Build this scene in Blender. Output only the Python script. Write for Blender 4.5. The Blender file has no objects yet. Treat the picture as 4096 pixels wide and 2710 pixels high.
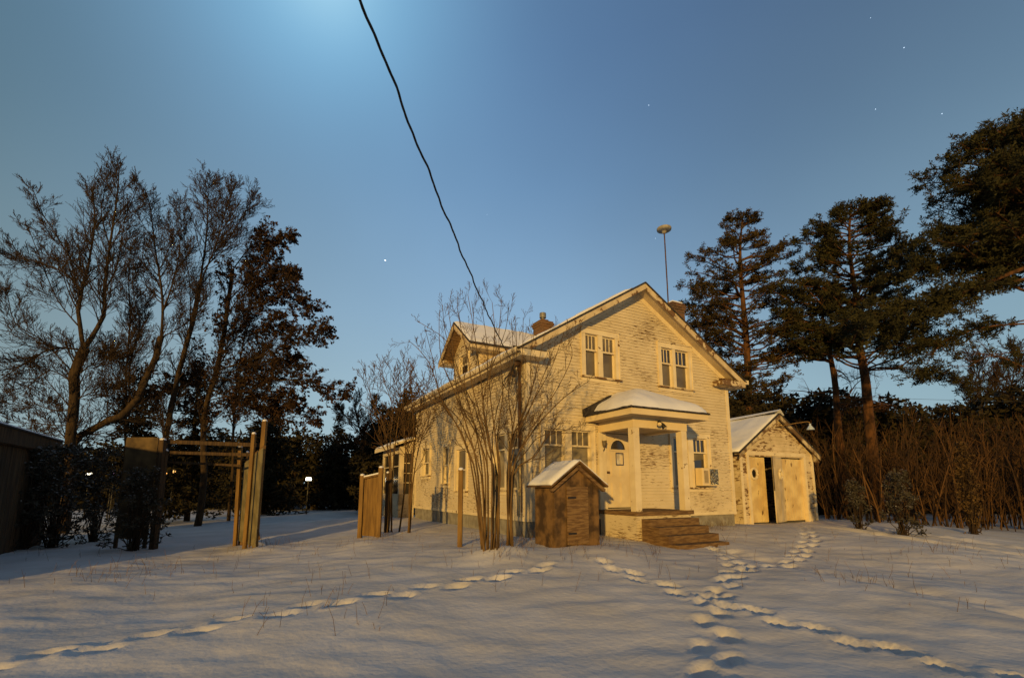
import bpy, math, random
from mathutils import Vector, Matrix
R = math.radians
S = bpy.context.scene
C = S.collection
# ------------------------------------------------------------------ camera
EYE = 1.6
FPX, PX0, PY0 = 1914.0, 2048.0, 1656.0          # focal length and principal point in photo pixels (4096 wide)
PITCH = math.atan(294 / 1914)
cam_d = bpy.data.cameras.new('camera'); cam = bpy.data.objects.new('camera', cam_d); C.objects.link(cam)
cam.location = (0, 0, EYE); cam.rotation_euler = (R(90) + PITCH, 0, 0)
cam_d.sensor_width = 36; cam_d.lens = 36 * FPX / 4096; cam_d.shift_y = (PY0 - 1355) / 4096
cam_d.clip_start = .05; cam_d.clip_end = 3000
S.camera = cam
# ------------------------------------------------------------------ world: moonlit night sky
CP, SP = math.cos(PITCH), math.sin(PITCH)
def ray(x, y):
    a = (x - PX0) / FPX; b = -(y - PY0) / FPX
    return Vector((a, CP - b * SP, SP + b * CP))
def at(x, y, Y):
    r = ray(x, y); return Vector((0, 0, EYE)) + r * (Y / r.y)
world = bpy.data.worlds.new('World'); S.world = world; world.use_nodes = True
W = world.node_tree; W.nodes.clear()
def wn(t, **k):
    n = W.nodes.new(t)
    for a, b in k.items(): setattr(n, a, b)
    return n
def srgb(r, g, b, a=1):
    f = lambda c: (c / 255 / 12.92) if c / 255 <= .04045 else ((c / 255 + .055) / 1.055) ** 2.4
    return (f(r), f(g), f(b), a)
tc = wn('ShaderNodeTexCoord'); sep = wn('ShaderNodeSeparateXYZ'); W.links.new(tc.outputs['Generated'], sep.inputs[0])
ramp = wn('ShaderNodeValToRGB'); cr = ramp.color_ramp
for i, (p, c) in enumerate([(0, srgb(182, 208, 214)), (.16, srgb(170, 201, 215)), (.34, srgb(146, 180, 208)), (.56, srgb(110, 144, 180)), (.72, srgb(86, 115, 155)), (.9, srgb(78, 104, 142))]):
    e = cr.elements[i] if i < 2 else cr.elements.new(p)
    e.position = p; e.color = c
W.links.new(sep.outputs['Z'], ramp.inputs[0])
def lobe(d, col, power, strength):
    d = d.normalized()
    dp = wn('ShaderNodeVectorMath', operation='DOT_PRODUCT'); dp.inputs[1].default_value = d
    W.links.new(tc.outputs['Generated'], dp.inputs[0])
    mx = wn('ShaderNodeMath', operation='MAXIMUM'); mx.inputs[1].default_value = 0; W.links.new(dp.outputs['Value'], mx.inputs[0])
    pw = wn('ShaderNodeMath', operation='POWER'); pw.inputs[1].default_value = power; W.links.new(mx.outputs[0], pw.inputs[0])
    ml = wn('ShaderNodeMath', operation='MULTIPLY'); ml.inputs[1].default_value = strength; W.links.new(pw.outputs[0], ml.inputs[0])
    return ml, col
cur = ramp.outputs[0]
lobes = [(ray(-600, 1200), (.34, .45, .46, 1), 4.5, .95), (ray(-800, -500), (.072, .125, .135, 1), 8, .95), (ray(3300, 100), (.058, .10, .17, 1), 9, .6),
         (ray(4700, 1300), (.18, .30, .35, 1), 8, .5), (ray(1300, 200), (.145, .33, .60, 1), 7, .45), (ray(1290, -160), (.27, .60, .88, 1), 60, .75), (ray(1290, -150), (.50, .80, .95, 1), 420, .5),
         (Vector((-.1, -1, .45)), (.085, .075, .060, 1), 1.2, .93)]      # unseen rear sky, darkened and warmed to cut blue fill on the facade
for d_, col, pw_, st in lobes:
    m, col = lobe(d_, col, pw_, st)
    mix = wn('ShaderNodeMix', data_type='RGBA', blend_type='MIX')
    W.links.new(m.outputs[0], mix.inputs[0]); W.links.new(cur, mix.inputs[6]); mix.inputs[7].default_value = col
    cur = mix.outputs[2]
# faint thin cloud streaks
nz = wn('ShaderNodeTexNoise'); nz.inputs['Scale'].default_value = 1.6; nz.inputs['Detail'].default_value = 3
W.links.new(tc.outputs['Generated'], nz.inputs['Vector'])
mr = wn('ShaderNodeMapRange'); mr.inputs[1].default_value = .3; mr.inputs[2].default_value = .7; mr.inputs[3].default_value = .92; mr.inputs[4].default_value = 1.07
W.links.new(nz.outputs['Fac'], mr.inputs[0])
vm = wn('ShaderNodeVectorMath', operation='SCALE'); W.links.new(cur, vm.inputs[0]); W.links.new(mr.outputs[0], vm.inputs['Scale'])
bg = wn('ShaderNodeBackground'); bg.inputs['Strength'].default_value = 1.0
W.links.new(vm.outputs[0], bg.inputs['Color'])
wo = wn('ShaderNodeOutputWorld'); W.links.new(bg.outputs[0], wo.inputs[0])
# ------------------------------------------------------------------ the one lamp: warm, low, from behind the camera to its left
YAW = math.atan2(.47, .8827)
UX = Vector((.8827, .47, 0)); VX = Vector((-.47, .8827, 0))
to_sun = (-UX * .9 - VX * 1.0 + Vector((0, 0, .165))).normalized()
sd = bpy.data.lights.new('sun', 'SUN'); sun = bpy.data.objects.new('sun', sd); C.objects.link(sun)
sd.energy = 3.8; sd.angle = R(1.2); sd.color = (1.0, .62, .17)
sun.rotation_euler = to_sun.to_track_quat('Z', 'Y').to_euler(); sun.location = (-4, -8, 6)
S.view_settings.view_transform = 'Standard'; S.view_settings.look = 'None'; S.view_settings.exposure = 0; S.view_settings.gamma = 1
S.render.engine = 'CYCLES'
S.render.resolution_x = 1024; S.render.resolution_y = 677

# ------------------------------------------------------------------ materials
MATS = {}
def mat(name, col, rough=.8, noise=None, col2=None, scale=6, stretch=(1, 1, 1), lo=.4, hi=.6, bump=0, bscale=None, spec=.3, metal=0,
        emit=None, detail=6, peel=None, coord='Object'):
    m = bpy.data.materials.new(name); m.use_nodes = True; t = m.node_tree; N = t.nodes; L = t.links
    b = N['Principled BSDF']; b.inputs['Roughness'].default_value = rough
    b.inputs['Specular IOR Level'].default_value = spec; b.inputs['Metallic'].default_value = metal
    b.inputs['Base Color'].default_value = (*col, 1)
    tcn = N.new('ShaderNodeTexCoord'); mp = N.new('ShaderNodeMapping'); mp.inputs['Scale'].default_value = stretch
    L.new(tcn.outputs[coord], mp.inputs[0])
    out = None
    if col2:
        n = N.new('ShaderNodeTexNoise'); n.inputs['Scale'].default_value = scale; n.inputs['Detail'].default_value = detail
        L.new(mp.outputs[0], n.inputs['Vector'])
        r = N.new('ShaderNodeMapRange'); r.inputs[1].default_value = lo; r.inputs[2].default_value = hi; L.new(n.outputs['Fac'], r.inputs[0])
        x = N.new('ShaderNodeMix'); x.data_type = 'RGBA'; L.new(r.outputs[0], x.inputs[0])
        x.inputs[6].default_value = (*col, 1); x.inputs[7].default_value = (*col2, 1); out = x.outputs[2]
    if peel:   # flaking paint: small stretched flecks where a broad patchy mask allows
        pc, pst, psc, thr, msc, mlo, mhi = peel
        mp2 = N.new('ShaderNodeMapping'); mp2.inputs['Scale'].default_value = pst; L.new(tcn.outputs['Object'], mp2.inputs[0])
        a = N.new('ShaderNodeTexNoise'); a.inputs['Scale'].default_value = psc; a.inputs['Detail'].default_value = 5; a.inputs['Roughness'].default_value = .62
        L.new(mp2.outputs[0], a.inputs['Vector'])
        mp3 = N.new('ShaderNodeMapping'); mp3.inputs['Scale'].default_value = (.6, .6, 1.2); L.new(tcn.outputs['Object'], mp3.inputs[0])
        c = N.new('ShaderNodeTexNoise'); c.inputs['Scale'].default_value = msc; c.inputs['Detail'].default_value = 3; L.new(mp3.outputs[0], c.inputs['Vector'])
        r2 = N.new('ShaderNodeMapRange'); r2.inputs[1].default_value = mlo; r2.inputs[2].default_value = mhi; r2.inputs[3].default_value = .10; r2.inputs[4].default_value = -.06
        L.new(c.outputs['Fac'], r2.inputs[0])
        ad = N.new('ShaderNodeMath'); ad.operation = 'SUBTRACT'; L.new(a.outputs['Fac'], ad.inputs[0]); L.new(r2.outputs[0], ad.inputs[1])
        r3 = N.new('ShaderNodeMapRange'); r3.inputs[1].default_value = thr; r3.inputs[2].default_value = thr + .035; L.new(ad.outputs[0], r3.inputs[0])
        x2 = N.new('ShaderNodeMix'); x2.data_type = 'RGBA'; L.new(r3.outputs[0], x2.inputs[0])
        if out: L.new(out, x2.inputs[6])
        else: x2.inputs[6].default_value = (*col, 1)
        x2.inputs[7].default_value = (*pc, 1); out = x2.outputs[2]
    if out: L.new(out, b.inputs['Base Color'])
    if bump:
        n2 = N.new('ShaderNodeTexNoise'); n2.inputs['Scale'].default_value = bscale or scale * 3; n2.inputs['Detail'].default_value = 5
        L.new(mp.outputs[0], n2.inputs['Vector'])
        bp = N.new('ShaderNodeBump'); bp.inputs['Strength'].default_value = bump; bp.inputs['Distance'].default_value = .03
        L.new(n2.outputs['Fac'], bp.inputs['Height']); L.new(bp.outputs[0], b.inputs['Normal'])
    if emit:
        b.inputs['Emission Color'].default_value = (*emit[:3], 1); b.inputs['Emission Strength'].default_value = emit[3]
    MATS[name] = m; return m
PEELC = (.15, .082, .032)
M_side = mat('flaking_clapboard_paint', (.61, .51, .34), .75, col2=(.50, .41, .26), scale=1.3, lo=.35, hi=.75, peel=(PEELC, (.8, .8, 9), 5.2, .563, .9, .36, .66))
M_trim = mat('flaking_trim_paint', (.68, .57, .37), .6, col2=(.55, .44, .27), scale=3, lo=.4, hi=.8, peel=(PEELC, (2.2, 2.2, 2.2), 3.2, .63, 1.3, .4, .7))
M_rake = mat('flaking_rake_board', (.58, .47, .29), .7, col2=(.46, .35, .20), scale=3, peel=(PEELC, (1.2, 1.2, 1.2), 3.2, .53, 1.0, .35, .6))
M_clean = mat('porch_paint', (.68, .54, .30), .55, col2=(.60, .46, .24), scale=2.5, lo=.35, hi=.8)
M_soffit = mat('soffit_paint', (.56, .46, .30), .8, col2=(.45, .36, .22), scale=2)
M_door = mat('door_paint', (.66, .54, .33), .5, col2=(.58, .46, .27), scale=2)
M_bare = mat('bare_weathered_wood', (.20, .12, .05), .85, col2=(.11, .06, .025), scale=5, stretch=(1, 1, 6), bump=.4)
M_pane = mat('dusty_window_glass', (.15, .125, .085), .38, col2=(.09, .07, .05), scale=2.2, lo=.35, hi=.7, spec=.25)
M_paned = mat('dark_window_glass', (.03, .025, .02), .12, spec=.5)
M_blind = mat('faded_window_blind', (.26, .22, .15), .7, col2=(.18, .15, .10), scale=2, spec=.2)
M_shingle = mat('asphalt_shingle', (.05, .042, .036), .9, col2=(.025, .02, .018), scale=14, bump=.5)
M_snow = mat('snow', (.74, .74, .77), .7, col2=(.68, .68, .71), scale=1.2, bump=.25, bscale=9, spec=.2)
M_gsnow = mat('yard_snow', (.66, .63, .60), .8, col2=(.50, .47, .43), scale=.9, lo=.35, hi=.8, bump=.3, bscale=13, spec=.15)
M_brick = None
M_dark = mat('black_metal', (.018, .015, .012), .5)
M_rust = mat('rusted_pipe', (.10, .05, .022), .7, col2=(.05, .025, .012), scale=8)
M_disc = mat('weathered_fibreglass', (.34, .31, .23), .7, col2=(.24, .21, .15), scale=6)
M_grey = mat('grey_metal', (.22, .21, .19), .5, col2=(.15, .14, .12), scale=5, metal=.2)
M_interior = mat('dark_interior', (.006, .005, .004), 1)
M_found = mat('concrete_foundation', (.26, .24, .20), .9, col2=(.18, .16, .13), scale=4, bump=.4)
M_bark = mat('dimmed_grey_bark', (.050, .030, .012), .95, col2=(.024, .014, .006), scale=5, stretch=(2, 2, .6), bump=.6)  # bark colour darkened in place of the lamp's falloff
M_barkp = mat('dimmed_orange_pine_bark', (.105, .045, .014), .95, col2=(.045, .020, .007), scale=4, stretch=(2, 2, .7), bump=.7)  # pine bark dimmed in its colour, since the sun lamp has no falloff
M_twig = mat('dimmed_brown_twigs', (.034, .020, .010), .95)  # twig colour lowered to stand for lamplight fading with distance
M_shrubbark = mat('tan_shrub_bark', (.15, .088, .032), .9, col2=(.075, .043, .016), scale=6, stretch=(1, 1, .4))
M_shrubtwig = mat('tan_shrub_twigs', (.085, .046, .016), .9)
M_thicket = mat('thicket_stems', (.060, .029, .009), .95, col2=(.026, .013, .005), scale=2)
def leafmat(name, a, b, sc=1.4):
    return mat(name, a, .8, col2=b, scale=sc, lo=.35, hi=.65, detail=3, spec=.15)
M_needle = leafmat('pine_needles', (.044, .039, .013), (.020, .019, .007))
M_needle2 = leafmat('brown_pine_needles', (.064, .043, .015), (.030, .022, .009))
M_fir = leafmat('dark_fir_needles', (.034, .026, .011), (.016, .014, .007))
M_leaf = leafmat('withered_leaves', (.045, .022, .010), (.020, .011, .006))
M_weath = mat('weathered_boards', (.075, .045, .020), .9, col2=(.035, .021, .010), scale=3, stretch=(6, 6, .5), bump=.3)  # weathered tone, painted darker still to suggest fading lamplight
M_ply = mat('stained_plywood', (.12, .078, .032), .85, col2=(.05, .032, .015), scale=2.2)
M_lumber = mat('raw_lumber', (.20, .115, .032), .8, col2=(.12, .066, .02), scale=3, stretch=(4, 4, .5))
M_old = mat('old_shed_wood', (.17, .095, .035), .9, col2=(.05, .028, .012), scale=3.5, bump=.4)
def brick_mat():
    m = bpy.data.materials.new('old_brick'); m.use_nodes = True; t = m.node_tree; N = t.nodes; L = t.links
    b = N['Principled BSDF']; b.inputs['Roughness'].default_value = .9
    tcn = N.new('ShaderNodeTexCoord'); sp = N.new('ShaderNodeSeparateXYZ'); L.new(tcn.outputs['Object'], sp.inputs[0])
    ad = N.new('ShaderNodeMath'); L.new(sp.outputs['X'], ad.inputs[0]); L.new(sp.outputs['Y'], ad.inputs[1])
    cb = N.new('ShaderNodeCombineXYZ'); L.new(ad.outputs[0], cb.inputs[0]); L.new(sp.outputs['Z'], cb.inputs[1])
    bk = N.new('ShaderNodeTexBrick'); L.new(cb.outputs[0], bk.inputs['Vector']); bk.inputs['Scale'].default_value = 1
    bk.inputs['Brick Width'].default_value = .21; bk.inputs['Row Height'].default_value = .075; bk.inputs['Mortar Size'].default_value = .007
    bk.inputs['Color1'].default_value = (.15, .065, .022, 1); bk.inputs['Color2'].default_value = (.07, .032, .012, 1); bk.inputs['Mortar'].default_value = (.17, .12, .06, 1)
    L.new(bk.outputs['Color'], b.inputs['Base Color'])
    return m
M_brick = brick_mat()

# ------------------------------------------------------------------ helpers
class MB:
    def __init__(s): s.v = []; s.f = []; s.m = []
    def face(s, pts, mi=0):
        n = len(s.v); s.v.extend([tuple(p) for p in pts]); s.f.append(tuple(range(n, n + len(pts)))); s.m.append(mi)
    def hexa(s, p, mi=0):                           # 8 points: bottom 4 (ccw) then top 4
        n = len(s.v); s.v.extend([tuple(q) for q in p])
        for q in ((3, 2, 1, 0), (4, 5, 6, 7), (0, 1, 5, 4), (1, 2, 6, 5), (2, 3, 7, 6), (3, 0, 4, 7)):
            s.f.append(tuple(n + i for i in q)); s.m.append(mi)
    def box(s, x0, x1, y0, y1, z0, z1, mi=0):
        s.hexa([(x0, y0, z0), (x1, y0, z0), (x1, y1, z0), (x0, y1, z0), (x0, y0, z1), (x1, y0, z1), (x1, y1, z1), (x0, y1, z1)], mi)
    def bar(s, a, b, w, h, up=Vector((0, 0, 1)), mi=0):
        a = Vector(a); b = Vector(b); d = (b - a).normalized(); r = d.cross(up)
        if r.length < 1e-3: r = d.cross(Vector((1, 0, 0)))
        r.normalize(); u = r.cross(d); r = r * (w / 2); u = u * (h / 2)
        s.hexa([a - r - u, a + r - u, b + r - u, b - r - u, a - r + u, a + r + u, b + r + u, b - r + u], mi)
    def tube(s, pts, rad, k=6, mi=0, cap=True):
        n0 = len(s.v); P = [Vector(p) for p in pts]; n = len(P)
        ref = Vector((.31, .2, .93))
        for i, p in enumerate(P):
            d = (P[min(i + 1, n - 1)] - P[max(i - 1, 0)])
            if d.length < 1e-6: d = Vector((0, 0, 1))
            d.normalize(); a = d.cross(ref)
            if a.length < .2: a = d.cross(Vector((1, .1, 0)))
            a.normalize(); b = d.cross(a); r = rad[i] if isinstance(rad, (list, tuple)) else rad
            for j in range(k):
                t = 2 * math.pi * j / k; q = p + a * (r * math.cos(t)) + b * (r * math.sin(t)); s.v.append((q.x, q.y, q.z))
        for i in range(n - 1):
            for j in range(k):
                j2 = (j + 1) % k; s.f.append((n0 + i * k + j, n0 + i * k + j2, n0 + (i + 1) * k + j2, n0 + (i + 1) * k + j)); s.m.append(mi)
        if cap and k > 3:
            s.f.append(tuple(n0 + j for j in range(k))[::-1]); s.m.append(mi); s.f.append(tuple(n0 + (n - 1) * k + j for j in range(k))); s.m.append(mi)
    def lathe(s, prof, c=(0, 0, 0), k=20, mi=0, axis='z'):
        n0 = len(s.v)
        for r, h in prof:
            for j in range(k):
                t = 2 * math.pi * j / k; x, y, z = r * math.cos(t), r * math.sin(t), h
                if axis == 'y': x, y, z = x, -z, y
                s.v.append((c[0] + x, c[1] + y, c[2] + z))
        for i in range(len(prof) - 1):
            for j in range(k):
                j2 = (j + 1) % k; s.f.append((n0 + i * k + j, n0 + i * k + j2, n0 + (i + 1) * k + j2, n0 + (i + 1) * k + j)); s.m.append(mi)
    def build(s, name, mats, parent=None, smooth=False, label=None):
        me = bpy.data.meshes.new(name); me.from_pydata(s.v, [], s.f)
        if not isinstance(mats, (list, tuple)): mats = [mats]
        for m in mats: me.materials.append(m)
        if len(mats) > 1: me.polygons.foreach_set('material_index', s.m)
        if smooth: me.polygons.foreach_set('use_smooth', [True] * len(s.f))
        me.update(); o = bpy.data.objects.new(name, me); C.objects.link(o)
        if parent: o.parent = parent
        if label: o['label'] = label
        return o
def thing(name, label, cat, loc=(0, 0, 0), rz=0, group=None):
    o = bpy.data.objects.new(name, None); C.objects.link(o); o.location = loc; o.rotation_euler = (0, 0, rz)
    o.empty_display_size = .2; o['label'] = label; o['category'] = cat
    if group: o['group'] = group
    return o
def tag(o, label, cat, group=None, kind=None):
    if label: o['label'] = label
    if cat: o['category'] = cat
    if group: o['group'] = group
    if kind: o['kind'] = kind
    return o
def bevel(o, w=.008, seg=2):
    m = o.modifiers.new('bevel', 'BEVEL'); m.width = w; m.segments = seg; m.limit_method = 'ANGLE'; return o

# ------------------------------------------------------------------ ground
ORIG = Vector((.379, 11.994, 0))
def loc(u, v, z=0):
    p = ORIG + UX * u + VX * v; return Vector((p.x, p.y, z))
def sm(a, b, x):
    t = max(0, min(1, (x - a) / (b - a))); return t * t * (3 - 2 * t)
from mathutils import noise as mnoise
FOOT = {}
def _prints():
    rr = random.Random(77)
    for path, step in (([(1.2, 1.2), (1.6, 4), (2.6, 6.5), (3.9, 8.6), (4.6, 10.6), (4.5, 12.2)], .34), ([(3.4, 8), (5.5, 9.8), (7.6, 12.5), (9.6, 16.2)], .36), ([(-6, 3.5), (-3.5, 5.6), (-1.2, 7.2), (1.0, 8.7)], .37), ([(5, 3), (3.5, 5.2), (2.2, 7.4), (1.4, 9)], .35)):
        side = 1
        for (ax, ay), (bx, by) in zip(path, path[1:]):
            L = math.hypot(bx - ax, by - ay); dx, dy = (bx - ax) / L, (by - ay) / L; n = int(L / step)
            for i in range(n):
                side = -side; t = (i + rr.uniform(-.15, .15)) / n * L; x = ax + dx * t - dy * side * rr.uniform(.07, .14); y = ay + dy * t + dx * side * rr.uniform(.07, .14)
                a = rr.uniform(-.25, .25); c, s_ = math.cos(a), math.sin(a)
                for ci in range(int((x - .4) * 2), int((x + .4) * 2) + 1):
                    for cj in range(int((y - .4) * 2), int((y + .4) * 2) + 1): FOOT.setdefault((ci, cj), []).append((x, y, dx * c - dy * s_, dx * s_ + dy * c, rr.uniform(.05, .10)))
_prints()
MOUNDS = [(-.4, 9.4, .5, .10), (0, 9.7, .4, .08), (1.9, 9.9, .7, .10), (-3.4, 11.8, .6, .10), (-6.2, 12.3, .5, .08), (3.9, 12.6, .5, .05), (-2.4, 6.2, 1.3, .10), (5.5, 7.6, 1.6, .12), (-7, 8.6, 1.4, .12), (9.5, 11, 1.2, .12)]
def gz(x, y):
    d = Vector((x, y, 0)) - ORIG; u = d.dot(UX); v = d.dot(VX)
    du = max(-u - .0, 0, u - 13); dv = max(-v, 0, v - 10)
    near = 1 - sm(0, 8, math.hypot(du, dv))
    z = .38 * near
    z += .10 * mnoise.noise(Vector((x * .16, y * .16, 0))) + .035 * mnoise.noise(Vector((x * .7, y * .7, 3))) + .012 * mnoise.noise(Vector((x * 2.6, y * 2.6, 7)))
    # two wheel ruts leading to the garage and a trodden path to the porch
    for off in (9.9, 11.4):
        w = abs(u - off - .25 * math.sin(v * .3))
        if v < -.6: z -= .09 * math.exp(-(w / .17) ** 2) * sm(.6, 2.0, -v) - .03 * math.exp(-((w - .38) / .16) ** 2) * sm(.6, 2.0, -v)
    if v < -3.0:
        w = abs(u - 3.1 + .35 * math.sin(v * .7)); z -= (.07 + .05 * mnoise.noise(Vector((x * 3.1, y * 3.1, 11)))) * math.exp(-(w / .32) ** 2)
    for fx, fy, fdx, fdy, dep in FOOT.get((int(x * 2), int(y * 2)), ()):
        ax = (x - fx) * fdx + (y - fy) * fdy; bx = -(x - fx) * fdy + (y - fy) * fdx; q = (ax / .17) ** 2 + (bx / .085) ** 2
        z -= dep * math.exp(-q * q * .7); z += .02 * math.exp(-((math.sqrt(q) - 1.5) / .3) ** 2)
    z += .02 * mnoise.noise(Vector((x * 1.5 + 9, y * 3.2, 2))) + .006 * mnoise.noise(Vector((x * 7, y * 7, 1)))
    for mx, my, mr, mh in MOUNDS: z += mh * math.exp(-((x - mx) ** 2 + (y - my) ** 2) / (mr * mr))
    return z
def sheet(xs, ys):
    b = MB(); nx, ny = len(xs), len(ys)
    for y in ys:
        for x in xs: b.v.append((x, y, gz(x, y)))
    for j in range(ny - 1):
        for i in range(nx - 1):
            b.f.append((j * nx + i, j * nx + i + 1, (j + 1) * nx + i + 1, (j + 1) * nx + i)); b.m.append(0)
    return b
def graded(a, b_, lim, step, g=1.12):
    v = []; x = a
    while x < b_: v.append(x); x += step
    s = step; x = b_
    while x < lim: v.append(x); s *= g; x += s
    v.append(lim); s = step; x = a - step; left = []
    while x > -lim: left.append(x); s *= g; x -= s
    left.append(-lim); return left[::-1] + v
g = sheet(graded(-9, 11, 420, .062, 1.09), graded(.5, 14, 420, .062)).build('ground', M_gsnow, smooth=True)
g['kind'] = 'structure'

# ------------------------------------------------------------------ the house
GZ = .38; FL = 1.05; WD = 7.66; LN = 9.5; EV = 4.93; SL = .605; APX = 3.83
OV = .4
def roofz(u): return 5.06 + (u + OV) * SL if u < APX else 5.06 + (2 * APX + OV - u) * SL
house = thing('farmhouse', 'large white clapboard house with flaking paint, snowy gabled roof and small front porch', 'house', (ORIG.x, ORIG.y, 0), YAW)
rnd = random.Random(4)
# facade frames: F(s, out, z) -> local
FR = lambda s, o, z: (s, -o, z)
LF = lambda s, o, z: (-o, s, z)
RT = lambda s, o, z: (WD + o, s, z)
BK = lambda s, o, z: (s, LN + o, z)
def fbox(b, F, s0, s1, o0, o1, z0, z1, mi=0):
    b.hexa([F(s0, o1, z0), F(s1, o1, z0), F(s1, o0, z0), F(s0, o0, z0), F(s0, o1, z1), F(s1, o1, z1), F(s1, o0, z1), F(s0, o0, z1)], mi)
def siding(F, prof, z0, holes, rev=.092, tilt=.022, seed=1, sag=.004):
    """lapped boards; prof(z) -> (left, right); holes (s0, s1, z0, z1)"""
    b = MB(); rr = random.Random(seed); z = z0
    while True:
        zt = z + rev; l0, r0 = prof(z); l1, r1 = prof(zt)
        if r0 - l0 < .05: break
        if r1 < l1: l1 = r1 = (l1 + r1) / 2
        cuts = sorted([(h[0], h[1]) for h in holes if h[2] < zt - .02 and h[3] > z + .02])
        segs = []; c = None
        x = min(l0, l1)
        for a, e in cuts:
            if a > x: segs.append((x, a))
            x = max(x, e)
        if x < max(r0, r1): segs.append((x, max(r0, r1)))
        for a, e in segs:
            # split into boards with staggered butt joints
            p = a
            while p < e - .01:
                q = min(e, p + rr.uniform(1.8, 3.8));
                if e - q < .5: q = e
                gap = .0015 if q < e else 0
                la, lb = max(p, l0), min(q, r0); ta, tb = max(p, l1), min(q, r1)
                if tb <= ta: ta = tb = min(max((ta + tb) / 2, la), lb)
                if lb > la:
                    t = tilt * rr.uniform(.8, 1.25); dz = rr.uniform(-.003, .003)
                    lb -= gap; tb = max(ta, tb - gap)
                    b.face([F(la, t, z + dz), F(lb, t, z + dz), F(tb, .002, zt), F(ta, .002, zt)])
                    b.face([F(la, -.02, z + dz), F(lb, -.02, z + dz), F(lb, t, z + dz), F(la, t, z + dz)])
                p = q
        z = zt
        if z > 12: break
    return b
PB, PT = 3.02, 3.09   # porch ceiling level
front_holes = [(.5, 1.12, 1.62, 3.12), (1.34, 1.97, 1.62, 3.12), (2.48, 3.40, FL, 3.11), (5.04, 5.65, 1.62, 3.12), (5.88, 6.48, 1.62, 3.12),
               (1.86, 2.29, 4.64, 5.86), (2.46, 2.92, 4.64, 5.86), (4.72, 5.19, 4.64, 5.86), (5.31, 5.88, 4.64, 5.86)]
def gprof(z):
    if z < 4.9: return (0, WD)
    k = (z + .1 - 5.06) / SL - OV; return (max(0, k), min(WD, WD - k))
fw = siding(FR, gprof, .86, front_holes, seed=2).build('wall', M_side, house, label='front gable wall with long strips of flaked paint')
left_holes = [(.42, .98, 1.55, 3.08), (1.16, 1.72, 1.55, 3.08), (3.9, 4.7, 1.5, 2.86), (5.5, 6.02, 1.75, 3.05), (7.55, 8.4, 2.08, 3.12)]
lw = siding(LF, lambda z: (0, LN) if z < EV - .03 else (0, 0), .86, left_holes, seed=3).build('wall', M_side, house)
rw = siding(RT, lambda z: (0, LN) if z < EV - .03 else (0, 0), .86, [], seed=4).build('wall', M_side, house)
bw = siding(BK, gprof, .86, [], seed=5, rev=.12).build('wall', M_side, house)
# the shell behind the boards, dark inside
b = MB()
b.box(0.03, WD - .03, .35, .37, .3, EV); b.box(.35, .37, .4, LN - .1, .3, EV); b.box(.1, WD - .1, .4, LN - .1, 4.88, 4.9)
b.face([(0.3, .36, EV), (WD - .3, .36, EV), (APX, .36, 7.3)])
b.build('inner_wall', M_interior, house)
b = MB(); fbox(b, FR, .02, WD - .02, -.3, -.03, .05, .86); fbox(b, LF, .02, LN - .02, -.3, -.03, .05, .86)
b.box(WD - .3, WD - .03, .3, LN, .05, .86); b.box(.3, WD - .3, LN - .3, LN - .03, .05, .86); b.build('foundation', M_found, house)
# corner boards, water table, frieze
for F, s in ((FR, 0), (FR, WD - .12), (LF, 0), (LF, LN - .12), (RT, 0), (RT, LN - .12), (BK, 0), (BK, WD - .12)):
    e = .024 if F in (FR, BK) else 0; b = MB()
    fbox(b, F, s - (e if s == 0 else 0), s + .12 + (e if s else 0), -.02, .024, .84, EV - .005); b.build('corner_board', M_trim, house)
b = MB()
fbox(b, FR, -.03, WD + .03, 0, .035, .78, .865); fbox(b, LF, 0, LN, 0, .035, .78, .865)
fbox(b, FR, .38, 2.3, .0, .052, 3.26, 3.31); fbox(b, FR, 4.9, 6.8, .0, .052, 3.27, 3.315)
fbox(b, LF, .28, 1.9, 0, .05, 3.24, 3.29)
b.build('belt_trim', M_trim, house)
# rake frieze under the soffit
def rk(u, dz=0): return roofz(u) + dz
for (a, c) in ((-.0, APX), (APX, WD)):
    for v0, v1 in ((-.03, 0), (LN, LN + .03)):
        b = MB(); b.hexa([(a, v0, rk(a, -.33)), (c, v0, rk(c, -.33)), (c, v1, rk(c, -.33)), (a, v1, rk(a, -.33)), (a, v0, rk(a, -.15)), (c, v0, rk(c, -.15)), (c, v1, rk(c, -.15)), (a, v1, rk(a, -.15))]); b.build('frieze_board', M_trim, house)
# sloping soffit and rake boards (front and back), level soffit at the side eaves
V0, V1 = -OV, LN + .25
b = MB()
for a, c in ((-OV + .02, APX), (APX, WD + OV - .02)):
    for v0, v1 in ((V0 + .03, -.005), (LN + .005, V1 - .03)):
        b.hexa([(a, v0, rk(a, -.16)), (c, v0, rk(c, -.16)), (c, v1, rk(c, -.16)), (a, v1, rk(a, -.16)), (a, v0, rk(a, -.06)), (c, v0, rk(c, -.06)), (c, v1, rk(c, -.06)), (a, v1, rk(a, -.06))])
b.box(-OV + .03, -.026, V0 + .03, V1 - .03, 4.86, 4.885); b.box(WD + .026, WD + OV - .03, V0 + .03, V1 - .03, 4.86, 4.885)
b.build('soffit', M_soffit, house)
def rakeboard(v0, v1, lab):
    for a, c in ((-OV, APX), (APX, WD + OV)):
        b = MB(); n = 26; rr = random.Random(7)
        for i in range(n):
            p, q = a + (c - a) * i / n, a + (c - a) * (i + 1) / n
            b.hexa([(p, v0, rk(p, -.205)), (q, v0, rk(q, -.205)), (q, v1, rk(q, -.205)), (p, v1, rk(p, -.205)), (p, v0, rk(p, -.022)), (q, v0, rk(q, -.022)), (q, v1, rk(q, -.022)), (p, v1, rk(p, -.022))])
        b.build('rake_board', M_rake, house)
rakeboard(V0, V0 + .028, ''); rakeboard(V1 - .028, V1, '')
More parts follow.
